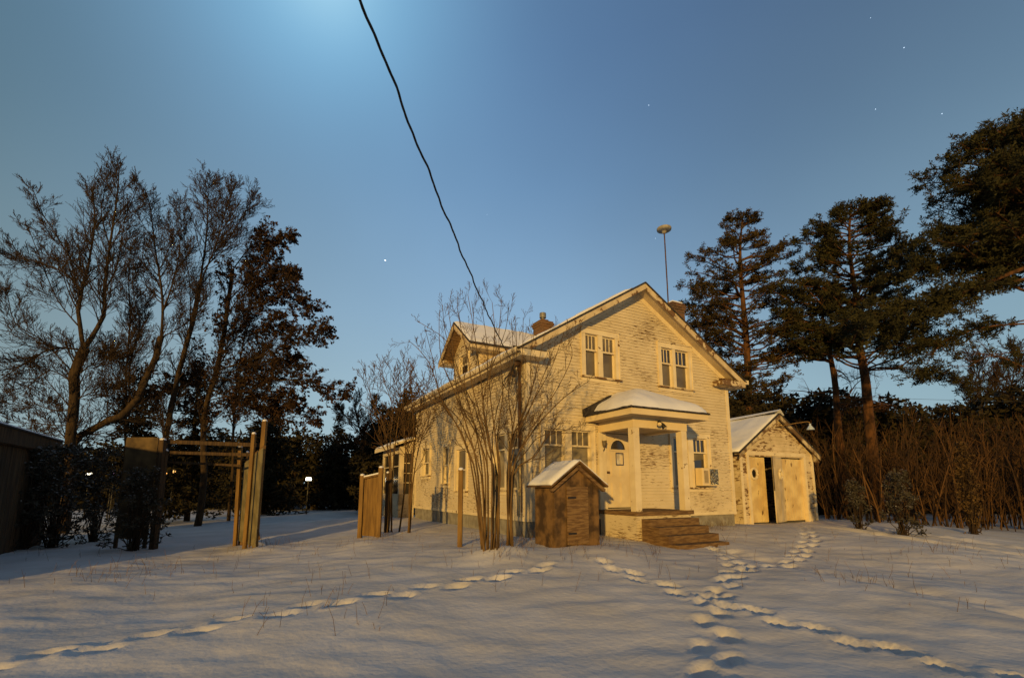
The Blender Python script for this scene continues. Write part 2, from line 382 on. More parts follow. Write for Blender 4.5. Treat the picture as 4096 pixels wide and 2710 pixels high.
b = MB(); fbox(b, LF, V0, V1, OV - .03, OV, 4.85, 5.03); b.box(WD + OV - .03, WD + OV, V0, V1, 4.85, 5.03)
b.build('fascia', M_trim, house)
# gutter along the left eave
b = MB(); gp = []
for i in range(22):
    v = V0 + (V1 - V0) * i / 21; s = -.03 * math.sin(i / 21 * math.pi * 2.2) ** 2
    gp.append((-OV - .055, v, 5.0 + s))
n0 = len(b.v); prof = [(.055, .055), (.055, -.03), (.03, -.055), (-.035, -.055), (-.06, -.01), (-.06, .055), (-.045, .055), (-.045, .0), (-.02, -.04), (.03, -.04), (.043, .055)]
for p in gp:
    for x, z in prof: b.v.append((p[0] + x, p[1], p[2] + z))
k = len(prof)
for i in range(len(gp) - 1):
    for j in range(k): b.f.append((i * k + j, i * k + (j + 1) % k, (i + 1) * k + (j + 1) % k, (i + 1) * k + j)); b.m.append(0)
b.f.append(tuple(range(k))); b.m.append(0)
b.build('gutter', M_trim, house)
# cornice returns
def cornice(s0, s1, name, broken):
    b = MB(); b.box(s0, s1, V0 - .01, -.026, 4.855, 5.02); r = b.build(name, M_trim, house)
    c = MB()
    top = 5.30
    if not broken:
        c.hexa([(s0, V0 - .02, 5.022), (s1, V0 - .02, 5.022), (s1, -.01, 5.022), (s0, -.01, 5.022), (s0, V0 - .02, 5.04), (s1 - .0, V0 - .02, 5.04), (s1 - .1, -.01, 5.14), (s0, -.01, 5.2)])
        c.build('cap_roof', M_shingle, r)
    else:
        rr = random.Random(5)
        for i in range(9):
            a = s0 + (s1 - s0 - .15) * i / 9; w = rr.uniform(.08, .3)
            z = 5.03 + .22 * math.sin((i + .5) / 9 * math.pi) * rr.uniform(.5, 1)
            c.bar((a, V0 + .02 + rr.uniform(-.04, .05), 5.03 + rr.uniform(0, .03)), (a + w, -.05 - rr.uniform(0, .15), z), .10, .02)
        c.build('broken_boards', M_bare, r)
    return r
cornice(-OV - .0, .36, 'cornice_return', False)
cr2 = cornice(6.95, WD + OV, 'cornice_return', True); cr2['label'] = 'rotten cornice return at the right eave with splintered top boards'
cr2.data.materials[0] = M_rake
b = MB(); b.box(WD + OV + .001, WD + OV + .16, V0 - .02, V0 + .14, 4.97, 5.10); b.build('gutter_end', M_trim, house)
# roof with snow
def slab(b, p, q, v0, v1, t0, t1, nu=1, nv=1, bumpy=0, seed=0):
    """sloping slab between (u0,z0)=p and (u1,z1)=q, from height t0 to t1 above the line"""
    nrm = Vector((-(q[1] - p[1]), 0, q[0] - p[0])).normalized()
    if nrm.z < 0: nrm = -nrm
    def P(i, j, t, edge):
        a = i / nu; c = j / nv; u = p[0] + (q[0] - p[0]) * a; z = p[1] + (q[1] - p[1]) * a; v = v0 + (v1 - v0) * c
        k = 1
        tt = t
        if bumpy and edge: tt = t * (1 + .5 * mnoise.noise(Vector((u * 1.1 + seed, v * 1.1, 0))) + .3 * mnoise.noise(Vector((u * 4, v * 4 + seed, 0)))); 
        if bumpy and edge and (i in (0, nu) or j in (0, nv)): tt = t0 + (tt - t0) * .35
        return (u + nrm.x * tt, v, z + nrm.z * tt)
    n0 = len(b.v)
    for top in (0, 1):
        for j in range(nv + 1):
            for i in range(nu + 1): b.v.append(P(i, j, t1 if top else t0, top))
    N = (nu + 1) * (nv + 1)
    ix = lambda top, i, j: n0 + top * N + j * (nu + 1) + i
    for j in range(nv):
        for i in range(nu):
            b.f.append((ix(1, i, j), ix(1, i + 1, j), ix(1, i + 1, j + 1), ix(1, i, j + 1))); b.m.append(0)
            b.f.append((ix(0, i, j + 1), ix(0, i + 1, j + 1), ix(0, i + 1, j), ix(0, i, j))); b.m.append(0)
    for i in range(nu):
        b.f.append((ix(0, i, 0), ix(0, i + 1, 0), ix(1, i + 1, 0), ix(1, i, 0))); b.m.append(0)
        b.f.append((ix(1, i, nv), ix(1, i + 1, nv), ix(0, i + 1, nv), ix(0, i, nv))); b.m.append(0)
    for j in range(nv):
        b.f.append((ix(0, 0, j + 1), ix(0, 0, j), ix(1, 0, j), ix(1, 0, j + 1))); b.m.append(0)
        b.f.append((ix(0, nu, j), ix(0, nu, j + 1), ix(1, nu, j + 1), ix(1, nu, j))); b.m.append(0)
b = MB()
slab(b, (-OV - .05, roofz(-OV - .05)), (APX, roofz(APX)), V0 - .03, V1 + .03, -.02, .02)
slab(b, (APX, roofz(APX)), (WD + OV + .05, roofz(WD + OV + .05)), V0 - .03, V1 + .03, -.02, .021)
mroof = b.build('roof', M_shingle, house)
b = MB()
slab(b, (-OV - .03, roofz(-OV - .03)), (APX - .02, roofz(APX - .02)), V0 + .5, V1 - .02, .022, .075, 30, 60, 1, 3)
slab(b, (APX + .02, roofz(APX + .02)), (WD + OV - .1, roofz(WD + OV - .1)), V0 + .25, V1 - .02, .022, .06, 24, 60, 1, 9)
b.build('snow', M_snow, mroof, smooth=True)
# side dormer (gable facing left)
DV, DH, DE, DA = 5.2, 1.5, 6.36, 7.48      # centre v, half width incl. eaves, eave z, apex z
DU = -.06; dsl = (DA - DE) / DH
dorm = None
b = MB()
dw0, dw1 = DV - 1.08, DV + 1.08; du0 = .42
def dprof(z):
    if z < 6.5: return (dw0, dw1)
    k = (DA - .12 - z) / dsl; return (DV - max(k, 0), DV + max(k, 0))
db = siding(lambda s, o, z: (du0 - o, s, z), dprof, roofz(du0) - .05, [(DV - .35, DV + .35, 5.62, 6.35)], seed=11)
sb = siding(lambda s, o, z: (du0 + (s), dw0 - o, z), lambda z: (0, max(.02, (z - 5.06) / SL - OV - du0 + .1)) if z < 6.52 else (0, 0), roofz(du0), [], seed=12)
db2 = siding(lambda s, o, z: (du0 + (s), dw1 + o, z), lambda z: (0, max(.02, (z - 5.06) / SL - OV - du0 + .1)) if z < 6.52 else (0, 0), roofz(du0), [], seed=13)
dm = db.build('dormer', M_side, house, label='side dormer with a steep snow covered gable facing left')
sb.build('cheek', M_rake, dm); db2.build('cheek', M_rake, dm)
b = MB(); b.box(du0 + .05, du0 + .07, dw0, dw1, 5.6, 6.5); b.build('inner_wall', M_interior, dm)
b = MB()
for s in (-1, 1):
    vv = DV + s * DH
    # roof slab of the dormer running back into the main roof
    def dpt(t, off, u): return (u, DV + s * DH * t, DA - DH * t * dsl + off)
    uA = (DA - 5.06) / SL - OV; uE = (DE - 5.06) / SL - OV
    P = [dpt(1.03, -.02, DU), dpt(0, -.02, DU), dpt(0, -.02, uA + .1), dpt(1.03, -.02, uE + .1)]
    Q = [dpt(1.03, .03, DU), dpt(0, .03, DU), dpt(0, .03, uA + .1), dpt(1.03, .03, uE + .1)]
    if s < 0: b.hexa(P + Q)
    else: b.hexa(P[::-1] + Q[::-1])
dr = b.build('roof', M_shingle, dm)
b = MB()
for s in (-1, 1):
    n, m_ = 14, 34; n0 = len(b.v)
    for j in range(m_ + 1):
        for i in range(n + 1):
            t = .99 * i / n; u1 = ((DA - DH * t * dsl) - 5.06) / SL - OV + .05
            u = DU + .03 + (u1 - DU - .03) * j / m_
            h = .09 + .03 * mnoise.noise(Vector((u * 2, t * 3, s))); 
            if i == n or j == 0: h = .04
            b.v.append((u, DV + s * DH * t, DA - DH * t * dsl + h))
    for j in range(m_):
        for i in range(n):
            q = (n0 + j * (n + 1) + i, n0 + j * (n + 1) + i + 1, n0 + (j + 1) * (n + 1) + i + 1, n0 + (j + 1) * (n + 1) + i)
            b.f.append(q if s > 0 else q[::-1]); b.m.append(0)
b.build('snow', M_snow, dm, smooth=True)
b = MB(); sf = MB()
for s in (-1, 1):
    def dd(t, off, u): return (u, DV + s * DH * t, DA - DH * t * dsl + off)
    P = [dd(1.02, -.20, DU), dd(0, -.20, DU), dd(0, -.20, DU + .03), dd(1.02, -.20, DU + .03)]; Q = [dd(1.02, -.022, DU), dd(0, -.022, DU), dd(0, -.022, DU + .03), dd(1.02, -.022, DU + .03)]
    b.hexa(P + Q if s < 0 else P[::-1] + Q[::-1])
    P = [dd(1.0, -.14, DU + .031), dd(0, -.14, DU + .031), dd(0, -.14, du0), dd(1.0, -.14, du0)]; Q = [dd(1.0, -.03, DU + .031), dd(0, -.03, DU + .031), dd(0, -.03, du0), dd(1.0, -.03, du0)]
    sf.hexa(P + Q if s < 0 else P[::-1] + Q[::-1])
    uE = (DE - 5.06) / SL - OV
    va, vb = sorted((DV + s * 1.09, DV + s * (DH - .01)))
    b.box(DU + .1, uE - .1, va, vb, DE - .16, DE - .13); 
    va, vb = sorted((DV + s * (DH - .01), DV + s * (DH + .02)))
    b.box(DU + .031, uE, va, vb, DE - .17, DE - .03)
    va, vb = sorted((DV + s * 1.0, DV + s * DH)); b.box(DU + .035, du0 + .02, va, vb, DE - .13, DE - .02)
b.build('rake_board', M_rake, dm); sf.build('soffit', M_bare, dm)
# ------------------------------------------------------------------ windows
def window(parent, F, s0, s1, z0, z1, lights, rail, cas=.13, muntins=3, glass=M_pane, shade=None, lean=0, out=.045, head=.16, sillout=.07, lower=M_blind, label=None, apart=None):
    """one casing round one or more lights [(a, b, glassUpper, glassLower)]"""
    b = MB()
    fbox(b, F, s0 - cas, s1 + cas, -.012, out + .012, z1, z1 + head)
    fbox(b, F, s0 - cas - .02, s1 + cas + .02, -.01, out + .045, z1 + head, z1 + head + .035)
    fbox(b, F, s0 - cas - .0, s1 + cas + .0, -.01, out - .005, z0 - .14, z0 - .051)
    fbox(b, F, s0 - cas, s0, -.10, out, z0, z1); fbox(b, F, s1, s1 + cas, -.10, out, z0, z1)
    edges = sorted(lights)
    for (a, _), (c, _) in zip([(l[1], 0) for l in edges[:-1]], [(l[0], 0) for l in edges[1:]]):
        fbox(b, F, a, c, -.10, out - .004, z0, z1)
    # backband
    fbox(b, F, s0 - cas - .018, s0 - cas + .012, 0, out + .018, z0, z1 + head - .001); fbox(b, F, s1 + cas - .012, s1 + cas + .018, 0, out + .018, z0, z1 + head - .001)
    w = b.build('window', M_trim, parent, label=label)
    sl_ = MB(); x = s0 - cas - .04; r2 = random.Random(int(s0 * 100) + int(z0 * 10))
    while x < s1 + cas + .035:
        wd = min(r2.uniform(.12, .4), s1 + cas + .04 - x); fbox(sl_, F, x, x + wd, -.01, out + sillout - r2.choice((0, 0, .01, .035)), z0 - .05 + r2.uniform(0, .012), z0 - r2.uniform(0, .006)); x += wd
    sl_.build('sill', M_rake, w)
    for l in edges:
        a, c = l[0], l[1]; rz = rail; fr = .04
        sb_ = MB()
        fbox(sb_, F, a, a + fr, -.06, -.02, rz, z1); fbox(sb_, F, c - fr, c, -.06, -.02, rz, z1)
        fbox(sb_, F, a + fr, c - fr, -.058, -.022, z1 - fr, z1); fbox(sb_, F, a, c, -.062, .0, rz - .045, rz)
        fbox(sb_, F, a, a + fr, -.10, -.064, z0, rz - .045); fbox(sb_, F, c - fr, c, -.10, -.064, z0, rz - .045); fbox(sb_, F, a + fr, c - fr, -.098, -.065, z0, z0 + .06)
        for i in range(1, muntins):
            x = a + fr + (c - a - 2 * fr) * i / muntins
            fbox(sb_, F, x - .012, x + .012, -.055, -.03, rz, z1 - fr)
        sb_.build('sash', M_trim, w)
        p = MB(); p.face([F(a + fr, -.045, rz), F(c - fr, -.045, rz), F(c - fr, -.045, z1 - fr), F(a + fr, -.045, z1 - fr)]); p.build('pane', l[2] if len(l) > 2 else glass, w)
        p = MB(); lo = l[3] if len(l) > 3 else lower
        zb = z0 + .06
        if len(l) > 4:       # blind pulled down unevenly: dark glass below a slanted edge
            zz = l[4]; p.face([F(a + fr, -.082, zb), F(c - fr, -.082, zb), F(c - fr, -.082, zz + .06), F(a + fr, -.082, zz)], 1)
            n = 14
            for i in range(n):
                t0, t1 = i / n, (i + 1) / n
                y0a = zz + (rz - .045 - zz) * t0; y0b = zz + .06 + (rz - .045 - zz - .06) * t0; y1a = zz + (rz - .045 - zz) * t1; y1b = zz + .06 + (rz - .045 - zz - .06) * t1
                p.face([F(a + fr, -.088, y0a), F(c - fr, -.088, y0b), F(c - fr, -.078, y1b), F(a + fr, -.078, y1a)])
            p.build('pane', [lo, M_paned], w)
        else:
            p.face([F(a + fr, -.082, zb), F(c - fr, -.082, zb), F(c - fr, -.082, rz - .04), F(a + fr, -.082, rz - .04)]); p.build('pane', lo, w)
    return w
window(house, FR, 1.86, 2.92, 4.64, 5.86, [(1.86, 2.29), (2.46, 2.92)], 5.43, label='upper window pair with rotten sill at the left of the gable', lower=M_pane)
window(house, FR, 4.72, 5.88, 4.64, 5.86, [(4.72, 5.19, M_paned), (5.31, 5.88, M_paned)], 5.40, label='upper window pair with slipped sash at the right of the gable', lower=M_pane)
window(house, FR, .5, 1.97, 1.62, 3.12, [(.5, 1.12), (1.34, 1.97)], 2.72, cas=.12, label='ground floor window pair left of the porch')
window(house, FR, 5.04, 6.48, 1.62, 3.12, [(5.04, 5.65, M_paned), (5.88, 6.48, M_paned, M_blind, 2.42)], 2.70, cas=.14, label='ground floor window pair right of the porch with a crooked blind')
window(house, LF, .42, 1.72, 1.55, 3.08, [(.42, .98), (1.16, 1.72)], 2.66, cas=.12, muntins=1)
window(house, LF, 3.9, 4.7, 1.5, 2.86, [(3.9, 4.7)], 2.2, cas=.12, muntins=1)
window(house, LF, 5.5, 6.02, 1.75, 3.05, [(5.5, 6.02)], 2.42, cas=.12, muntins=1)
window(house, LF, 7.55, 8.4, 2.08, 3.12, [(7.55, 8.4)], 2.6, cas=.10, muntins=2, out=.07, glass=M_paned, lower=M_paned)
window(dm, lambda s, o, z: (du0 - o, s, z), DV - .35, DV + .35, 5.62, 6.35, [(DV - .35, DV + .35)], 6.0, cas=.09, muntins=1, head=.08).name = 'window'
# flatten dormer window into sub-parts directly under the dormer
for o in list(bpy.data.objects):
    if o.parent and o.parent.parent is dm:
        o.parent = dm
# ------------------------------------------------------------------ door
b = MB()
for a, c in ((2.36, 2.48), (3.40, 3.52)): fbox(b, FR, a, c, -.1, .04, FL, 3.11)
fbox(b, FR, 2.36, 3.52, -.1, .045, 3.11, 3.25)
dfr = b.build('door_frame', M_trim, house)
# door slab with a half-round light cut in: panels as raised strips
b = MB(); D0, D1 = 2.485, 3.395; dc = (D0 + D1) / 2; zt = 3.09; zc = 2.66; rr_ = .29
n = 18
def dpt2(x, z, o=-.035): return FR(x, o, z)
# lower slab
fbox(b, FR, D0, D1, -.08, -.035, FL + .02, zc)
for i in range(n):
    t0, t1 = math.pi * i / n, math.pi * (i + 1) / n
    p0 = (dc + rr_ * math.cos(t0), zc + rr_ * math.sin(t0)); p1 = (dc + rr_ * math.cos(t1), zc + rr_ * math.sin(t1))
    b.face([dpt2(p0[0], p0[1]), dpt2(p0[0], zt), dpt2(p1[0], zt), dpt2(p1[0], p1[1])])
b.face([dpt2(dc + rr_, zc), dpt2(D1, zc), dpt2(D1, zt), dpt2(dc + rr_, zt)]); b.face([dpt2(D0, zc), dpt2(dc - rr_, zc), dpt2(dc - rr_, zt), dpt2(D0, zt)])
for x in (dc - .27, dc + .05):     # two tall raised panels and two short ones
    w = .22
    for z0_, z1_ in ((1.9, 2.52), (1.2, 1.75)):
        fbox(b, FR, x, x + w, -.035, -.028, z0_, z1_); fbox(b, FR, x + .03, x + w - .03, -.028, -.018, z0_ + .03, z1_ - .03)
door = b.build('door', M_door, house, label='pale front door with a half-round light')
b = MB(); N_ = 18; pts = [(dc + (rr_ + .0) * math.cos(math.pi * i / N_), zc + rr_ * math.sin(math.pi * i / N_)) for i in range(N_ + 1)]
for i in range(N_):
    a0, a1 = math.pi * i / N_, math.pi * (i + 1) / N_
    q = lambda r, a, o: FR(dc + r * math.cos(a), o, zc + r * math.sin(a))
    b.hexa([q(rr_ - .03, a0, -.03), q(rr_ + .03, a0, -.03), q(rr_ + .03, a1, -.03), q(rr_ - .03, a1, -.03), q(rr_ - .03, a0, -.01), q(rr_ + .03, a0, -.01), q(rr_ + .03, a1, -.01), q(rr_ - .03, a1, -.01)])
fbox(b, FR, dc - rr_ - .03, dc + rr_ + .03, -.03, -.01, zc - .045, zc - .001)
b.build('fan_light_frame', M_door, door)
b = MB(); b.face([dpt2(x, z, -.05) for x, z in pts]); b.build('fan_light_pane', M_paned, door)
b = MB(); b.lathe([(0, .0), (.035, .0), (.035, .012), (.014, .02), (.014, .045), (.03, .055), (.033, .075), (.02, .09), (0, .092)], FR(D0 + .07, -.035, 2.02), 14, axis='y')
b.build('door_knob', M_rust, door, smooth=True)
# ------------------------------------------------------------------ porch
S0, S1, PV = 2.22, 4.07, 1.42
b = MB(); b.box(S0 - .05, S1 + .05, -PV - .06, -.04, FL - .12, FL - .02); porch = b.build('porch', M_bare, house, label='small square front porch under a snowy hipped roof')
b = MB(); b.box(S0, S1, -PV, -.04, .2, FL - .12); b.build('skirting', M_side, porch)
for (s, v) in ((S0, PV), (S1 - .19, PV)):
    b = MB(); b.box(s, s + .19, -v, -v + .19, FL - .02, 3.09); b.build('post', M_trim, porch)
b = MB(); b.box(S0 - .03, S0 + .10, -.10, -.03, FL - .02, 3.09); b.build('pilaster', M_trim, porch)
b = MB(); b.box(S0 - .012, S1 + .012, -PV - .012, -PV + .2, 3.09, 3.36); b.build('beam', M_clean, porch)
for x0_, x1_ in ((S0 - .01, S0 + .19), (S1 - .19, S1 + .01)): b = MB(); b.box(x0_, x1_, -PV + .201, -.04, 3.09, 3.355); b.build('beam', M_clean, porch)
b = MB(); b.box(S0 + .19, S1 - .19, -PV + .2, -.04, 3.14, 3.155); b.build('ceiling', M_soffit, porch)
e = .38
b = MB(); b.box(S0 - e, S1 + e, -PV - e, -.03, 3.36, 3.385); b.build('eave_soffit', M_soffit, porch)
b = MB(); b.box(S0 - e - .02, S1 + e + .02, -PV - e - .02, -PV - e, 3.35, 3.50); b.box(S0 - e - .02, S0 - e, -PV - e, -.03, 3.35, 3.50); b.box(S1 + e, S1 + e + .02, -PV - e, -.03, 3.35, 3.50)
b.build('fascia', M_clean, porch)
# hipped roof
cx_ = (S0 + S1) / 2; zr = 4.16; E0, E1, EF = S0 - e - .06, S1 + e + .06, -PV - e - .06
RA = Vector((cx_, -.62, zr)); RB = Vector((cx_, -.03, zr))
A_ = Vector((E0, EF, 3.50)); B_ = Vector((E1, EF, 3.50)); C1 = Vector((E1, -.03, 3.50)); D1_ = Vector((E0, -.03, 3.50))
b = MB()
up = Vector((0, 0, .035))
for q in ([A_, B_, RA], [B_, C1, RB, RA], [D1_, A_, RA, RB]):
    b.face([p + up for p in q]); b.face([p for p in q][::-1])
for p, q in ((A_, B_), (B_, C1), (D1_, A_)): b.face([p, q, q + up, p + up])
b.build('roof', M_shingle, porch)
# the shingle flap along the left wall edge, standing up bare of snow
b = MB(); b.hexa([D1_ + Vector((-.06, -.12, .0)), RB + Vector((-.62, -.12, -.30)), RB + Vector((-.62, .0, -.30)), D1_ + Vector((-.06, .0, .0)),
                  D1_ + Vector((-.10, -.13, .20)), RB + Vector((-.52, -.14, .0)), RB + Vector((-.56, .0, -.02)), D1_ + Vector((-.08, .0, .18))])
b.build('flashing', M_shingle, porch)
# snow cap: rounded heightfield over the hip
def hipz(x, y):
    ze = 3.535; sl_s = (zr - 3.5) / (cx_ - E0); sl_f = (zr - 3.5) / (-.62 - EF)
    return ze + min((x - E0) * sl_s, (E1 - x) * sl_s, (y - EF) * sl_f)
b = MB(); nx, ny = 44, 34; n0 = 0
for j in range(ny + 1):
    for i in range(nx + 1):
        x = E0 + .04 + (E1 - E0 - .08) * i / nx; y = EF + .02 + (-.03 - EF - .02) * j / ny
        # the snow has slid a little from the left wall corner
        dx = min(x - E0 - .04 - .22 * sm(-1.2, 0, y), E1 - .04 - x); dy = y - EF - .02
        ed = max(0, min(dx, dy)); h = .17 * (1 - math.exp(-ed / .09)) + .03 * mnoise.noise(Vector((x * 2.2, y * 2.2, 5)))
        zz = 0
        for ox in (-.16, 0, .16):
            for oy in (-.16, 0, .16): zz += hipz(x + ox, y + oy)
        z = min(hipz(x, y) + .01 + max(h, 0), zz / 9 + max(h, 0) * 1.0)
        b.v.append((x, y, max(z, hipz(x, y) - .004) if ed > 0 else hipz(x, y) - .01))
for j in range(ny):
    for i in range(nx): b.f.append((j * (nx + 1) + i, j * (nx + 1) + i + 1, (j + 1) * (nx + 1) + i + 1, (j + 1) * (nx + 1) + i)); b.m.append(0)
b.build('snow', M_snow, porch, smooth=True)
b = MB()
for i in range(4): b.box(S0 + .1, S1 - .1, -PV - .06 - .28 * (i + 1), -PV - .06 - .28 * i, .2, FL - .04 - .17 * (i + 1) + .02)
b.build('steps', M_bare, porch)
# ------------------------------------------------------------------ chimneys
def chimney(u, v, w, z0, z1, lab, flue):
    b = MB(); b.box(u - w / 2, u + w / 2, v - w / 2, v + w / 2, z0, z1 - .22)
    for i, (dz, ex) in enumerate(((.22, .03), (.14, .05), (.07, .02))): b.box(u - w / 2 - ex, u + w / 2 + ex, v - w / 2 - ex, v + w / 2 + ex, z1 - dz + .001, z1 - dz + .075)
    c = b.build('chimney', M_brick, house, label=lab)
    b = MB()
    if flue:
        b.box(u - .16, u + .16, v - .16, v + .16, z1 + .006, z1 + .1); b.build('crown', M_brick, c)
        b = MB(); b.lathe([(.07, 0), (.07, .1), (.13, .1), (.13, .28), (.12, .3), (0, .3)], (u, v, z1 + .1), 16); b.build('flue_cap', M_grey, c)
    else:
        b.box(u - w / 2 - .01, u + w / 2 - .1, v - w / 2 - .01, v + w / 2 + .01, z1 + .006, z1 + .05); b.build('crown', M_snow, c)
chimney(3.55, 4.9, .55, 6.6, 7.98, 'squat brick chimney with a round metal flue cap behind the left roof edge', True)
chimney(6.42, 1.0, .56, 5.9, 7.86, 'brick chimney on the right slope beside the antenna mast', False)
# ------------------------------------------------------------------ rear sunroom
b = MB(); X0 = -.65; Y0, Y1 = LN + .1, LN + 3.2
sr = None
c = MB()
for (y0, y1) in ((Y0, Y0 + .18), (Y0 + 1.4, Y0 + 1.6), (Y1 - .2, Y1)): c.box(X0, X0 + .1, y0, y1, .9, 3.05)
c.box(X0, X0 + .1, Y0, Y1, 3.05, 3.32); c.box(X0, X0 + .1, Y0, Y1, .3, 1.35)
c.box(X0 + .101, X0 + .18, Y0, Y0 + .1, .9, 3.05); c.box(-.12, 0.0, Y0, Y0 + .1, .9, 3.05); c.box(X0 + .101, 0, Y0, Y0 + .1, 3.051, 3.3); c.box(X0 + .101, 0, Y0, Y0 + .1, .3, 1.35)
c.hexa([(X0 + .1, Y0 + .02, 3.3), (0, Y0 + .02, 3.3), (0, Y0 + .08, 3.3), (X0 + .1, Y0 + .08, 3.3), (X0 + .1, Y0 + .02, 3.34), (0, Y0 + .02, 3.6), (0, Y0 + .08, 3.6), (X0 + .1, Y0 + .08, 3.34)])
sr = c.build('sunroom', M_side, house, label='small glazed sunroom at the far left back corner')
c = MB()
for z in (1.95, 2.5): c.box(X0 + .03, X0 + .05, Y0 + .18, Y1 - .2, z, z + .03)
for z in (1.8, 2.2, 2.62): c.box(X0 + .18, -.12, Y0 + .03, Y0 + .05, z, z + .03)
c.build('muntin', M_trim, sr)
c = MB(); c.box(X0 + .055, X0 + .065, Y0 + .18, Y1 - .2, 1.35, 3.05); c.box(X0 + .18, -.12, Y0 + .055, Y0 + .065, 1.35, 3.05); c.build('pane', M_paned, sr)
c = MB(); slab(c, (-.95, 3.34), (.0, 3.66), Y0 - .12, Y1 + .35, 0, .07); c.box(-.97, -.95, Y0 - .13, Y1 + .36, 3.24, 3.40); c.build('roof', M_trim, sr)
c = MB(); slab(c, (-.93, 3.35), (.0, 3.66), Y0 - .10, Y1 + .33, .072, .15, 8, 26, 1, 5); c.build('snow', M_snow, sr, smooth=True)

# ------------------------------------------------------------------ things fixed to or standing on the house
def hl(u, v, z): p = loc(u, v); return (p.x, p.y, z)
t = thing('antenna', 'white disc antenna on a tall thin mast beside the right chimney', 'antenna', hl(6.13, .9, 0), YAW)
b = MB(); b.tube([(0, 0, 6.2), (-.0, 0, 8.5), (-.015, 0, 10.45)], .022, 8); b.build('mast', M_rust, t)
b = MB(); b.lathe([(0, .0), (.04, .0), (.075, .03), (.075, .08), (.11, .09), (.20, .105), (.24, .13), (.25, .16), (.25, .195), (.24, .21), (.2, .225), (0, .24)], (-.015, 0, 10.42), 32)
dsc = b.build('disc', M_disc, t, smooth=True)
b = MB(); b.bar((0, .0, 6.9), (.2, .05, 6.9), .03, .03); b.bar((0, 0, 7.5), (.2, .05, 7.5), .03, .03); b.build('bracket', M_rust, t)
# service mast, meter
t = thing('service_mast', 'rusty conduit with a weatherhead and looped black wires at the house corner', 'utility pipe', hl(-.09, .24, 0), YAW)
b = MB(); b.tube([(0, 0, 2.58), (0, 0, 4.62)], .035, 10); b.tube([(.0, -.09, 1.0), (.0, -.09, 4.3)], .014, 6); b.build('conduit', M_rust, t)
b = MB(); b.tube([(0, 0, 4.6), (0, 0, 4.72), (-.02, -.04, 4.80), (-.10, -.10, 4.80), (-.17, -.14, 4.72)], [.05, .06, .07, .07, .055], 10); b.build('weatherhead', M_rust, t, smooth=True)
b = MB(); rr = random.Random(3)
for i in range(5):
    x = -.16 - .02 * i; a = rr.uniform(-.1, .1)
    pts = [(x, -.13, 4.72)] + [(x - .22 * math.sin(q) - .02 * i, -.16 + a * q, 4.62 - .40 * math.sin(q * .5) - .03 * i) for q in (.4, .9, 1.5, 2.1, 2.7)] + [(x - .12, -.3, 4.62)]
    b.tube(pts, .011, 5)
b.build('wire_loops', M_dark, t)
b = MB(); b.box(-.26, -.14, -.12, .0, 4.42, 4.58); b.build('connector', M_dark, t)
t = thing('electric_meter', 'grey electric meter box on the left wall under the rusty conduit', 'meter box', hl(-.026, .24, 0), YAW)
b = MB(); b.box(-.17, 0, -.10, .22, 2.16, 2.58); bevel(b.build('box', M_grey, t), .01)
b = MB(); b.lathe([(.09, 0), (.09, .05), (.08, .12), (.05, .14), (0, .145)], (0, 0, 0), 16)
mm = b.build('meter_glass', M_pane, t, smooth=True); mm.rotation_euler = (0, R(-90), 0); mm.location = (-.17, .06, 2.36)
b = MB(); b.tube([(-.07, .06, .9), (-.07, .06, 2.16)], .03, 8); b.build('conduit', M_grey, t)
# overhead wire: from the weatherhead up over the camera
PW = at(2087, 1462, 0.001 + loc(-.2, 0).y)
P0 = Vector(hl(-.26, .1, 4.66)); P1 = at(1422, -60, 2.6)
b = MB(); n = 150; strands = ([], [], [])
for i in range(n + 1):
    s = i / n; p = P0.lerp(P1, s); dd_ = (P1 - P0)
    p = p + Vector((0, 0, -.30 * 4 * s * (1 - s))) + Vector((.03 * 4 * s * (1 - s), 0, 0))
    ph = s * dd_.length * 2 * math.pi / .62; wob = (.35 + .65 * s) * .008 * math.sin(s * dd_.length * 2 * math.pi / .95) + .003 * math.sin(s * dd_.length * 2 * math.pi / .41); p = p + Vector((wob, 0, wob * .4))
    for k_ in range(3):
        o = Vector((math.cos(ph + k_ * 2.094), 0, math.sin(ph + k_ * 2.094))) * .0055
        strands[k_].append(p + o)
for k_ in range(3): b.tube(strands[k_], .0058, 6)
tag(b.build('power_line', M_dark, smooth=True), 'thick twisted black power line running overhead to the house corner', 'power line')
# wall lantern by the door
t = thing('wall_lantern', 'small brass lantern on the wall left of the front door', 'wall lamp', hl(2.33, -.02, 0), YAW)
b = MB(); b.lathe([(0, 0), (.05, 0), (.05, .015), (.02, .02), (0, .022)], (0, 0, 2.62), 12, axis='y'); b.tube([(0, -.02, 2.62), (0, -.09, 2.60), (0, -.13, 2.66), (0, -.13, 2.70)], .011, 6); b.build('bracket', M_lumber, t)
b = MB(); b.lathe([(.025, 0), (.055, .03), (.07, .16), (.066, .16), (.05, .035), (0, .02)], (0, -.13, 2.70), 12); b.build('shade', M_pane, t, smooth=True)
for k_ in range(4):
    a = k_ * math.pi / 2
b = MB()
for k_ in range(4): b.tube([(.05 * math.cos(k_ * 1.571), -.13 + .05 * math.sin(k_ * 1.571), 2.71), (.074 * math.cos(k_ * 1.571), -.13 + .074 * math.sin(k_ * 1.571), 2.88)], .006, 4)
b.build('cage', M_lumber, t)
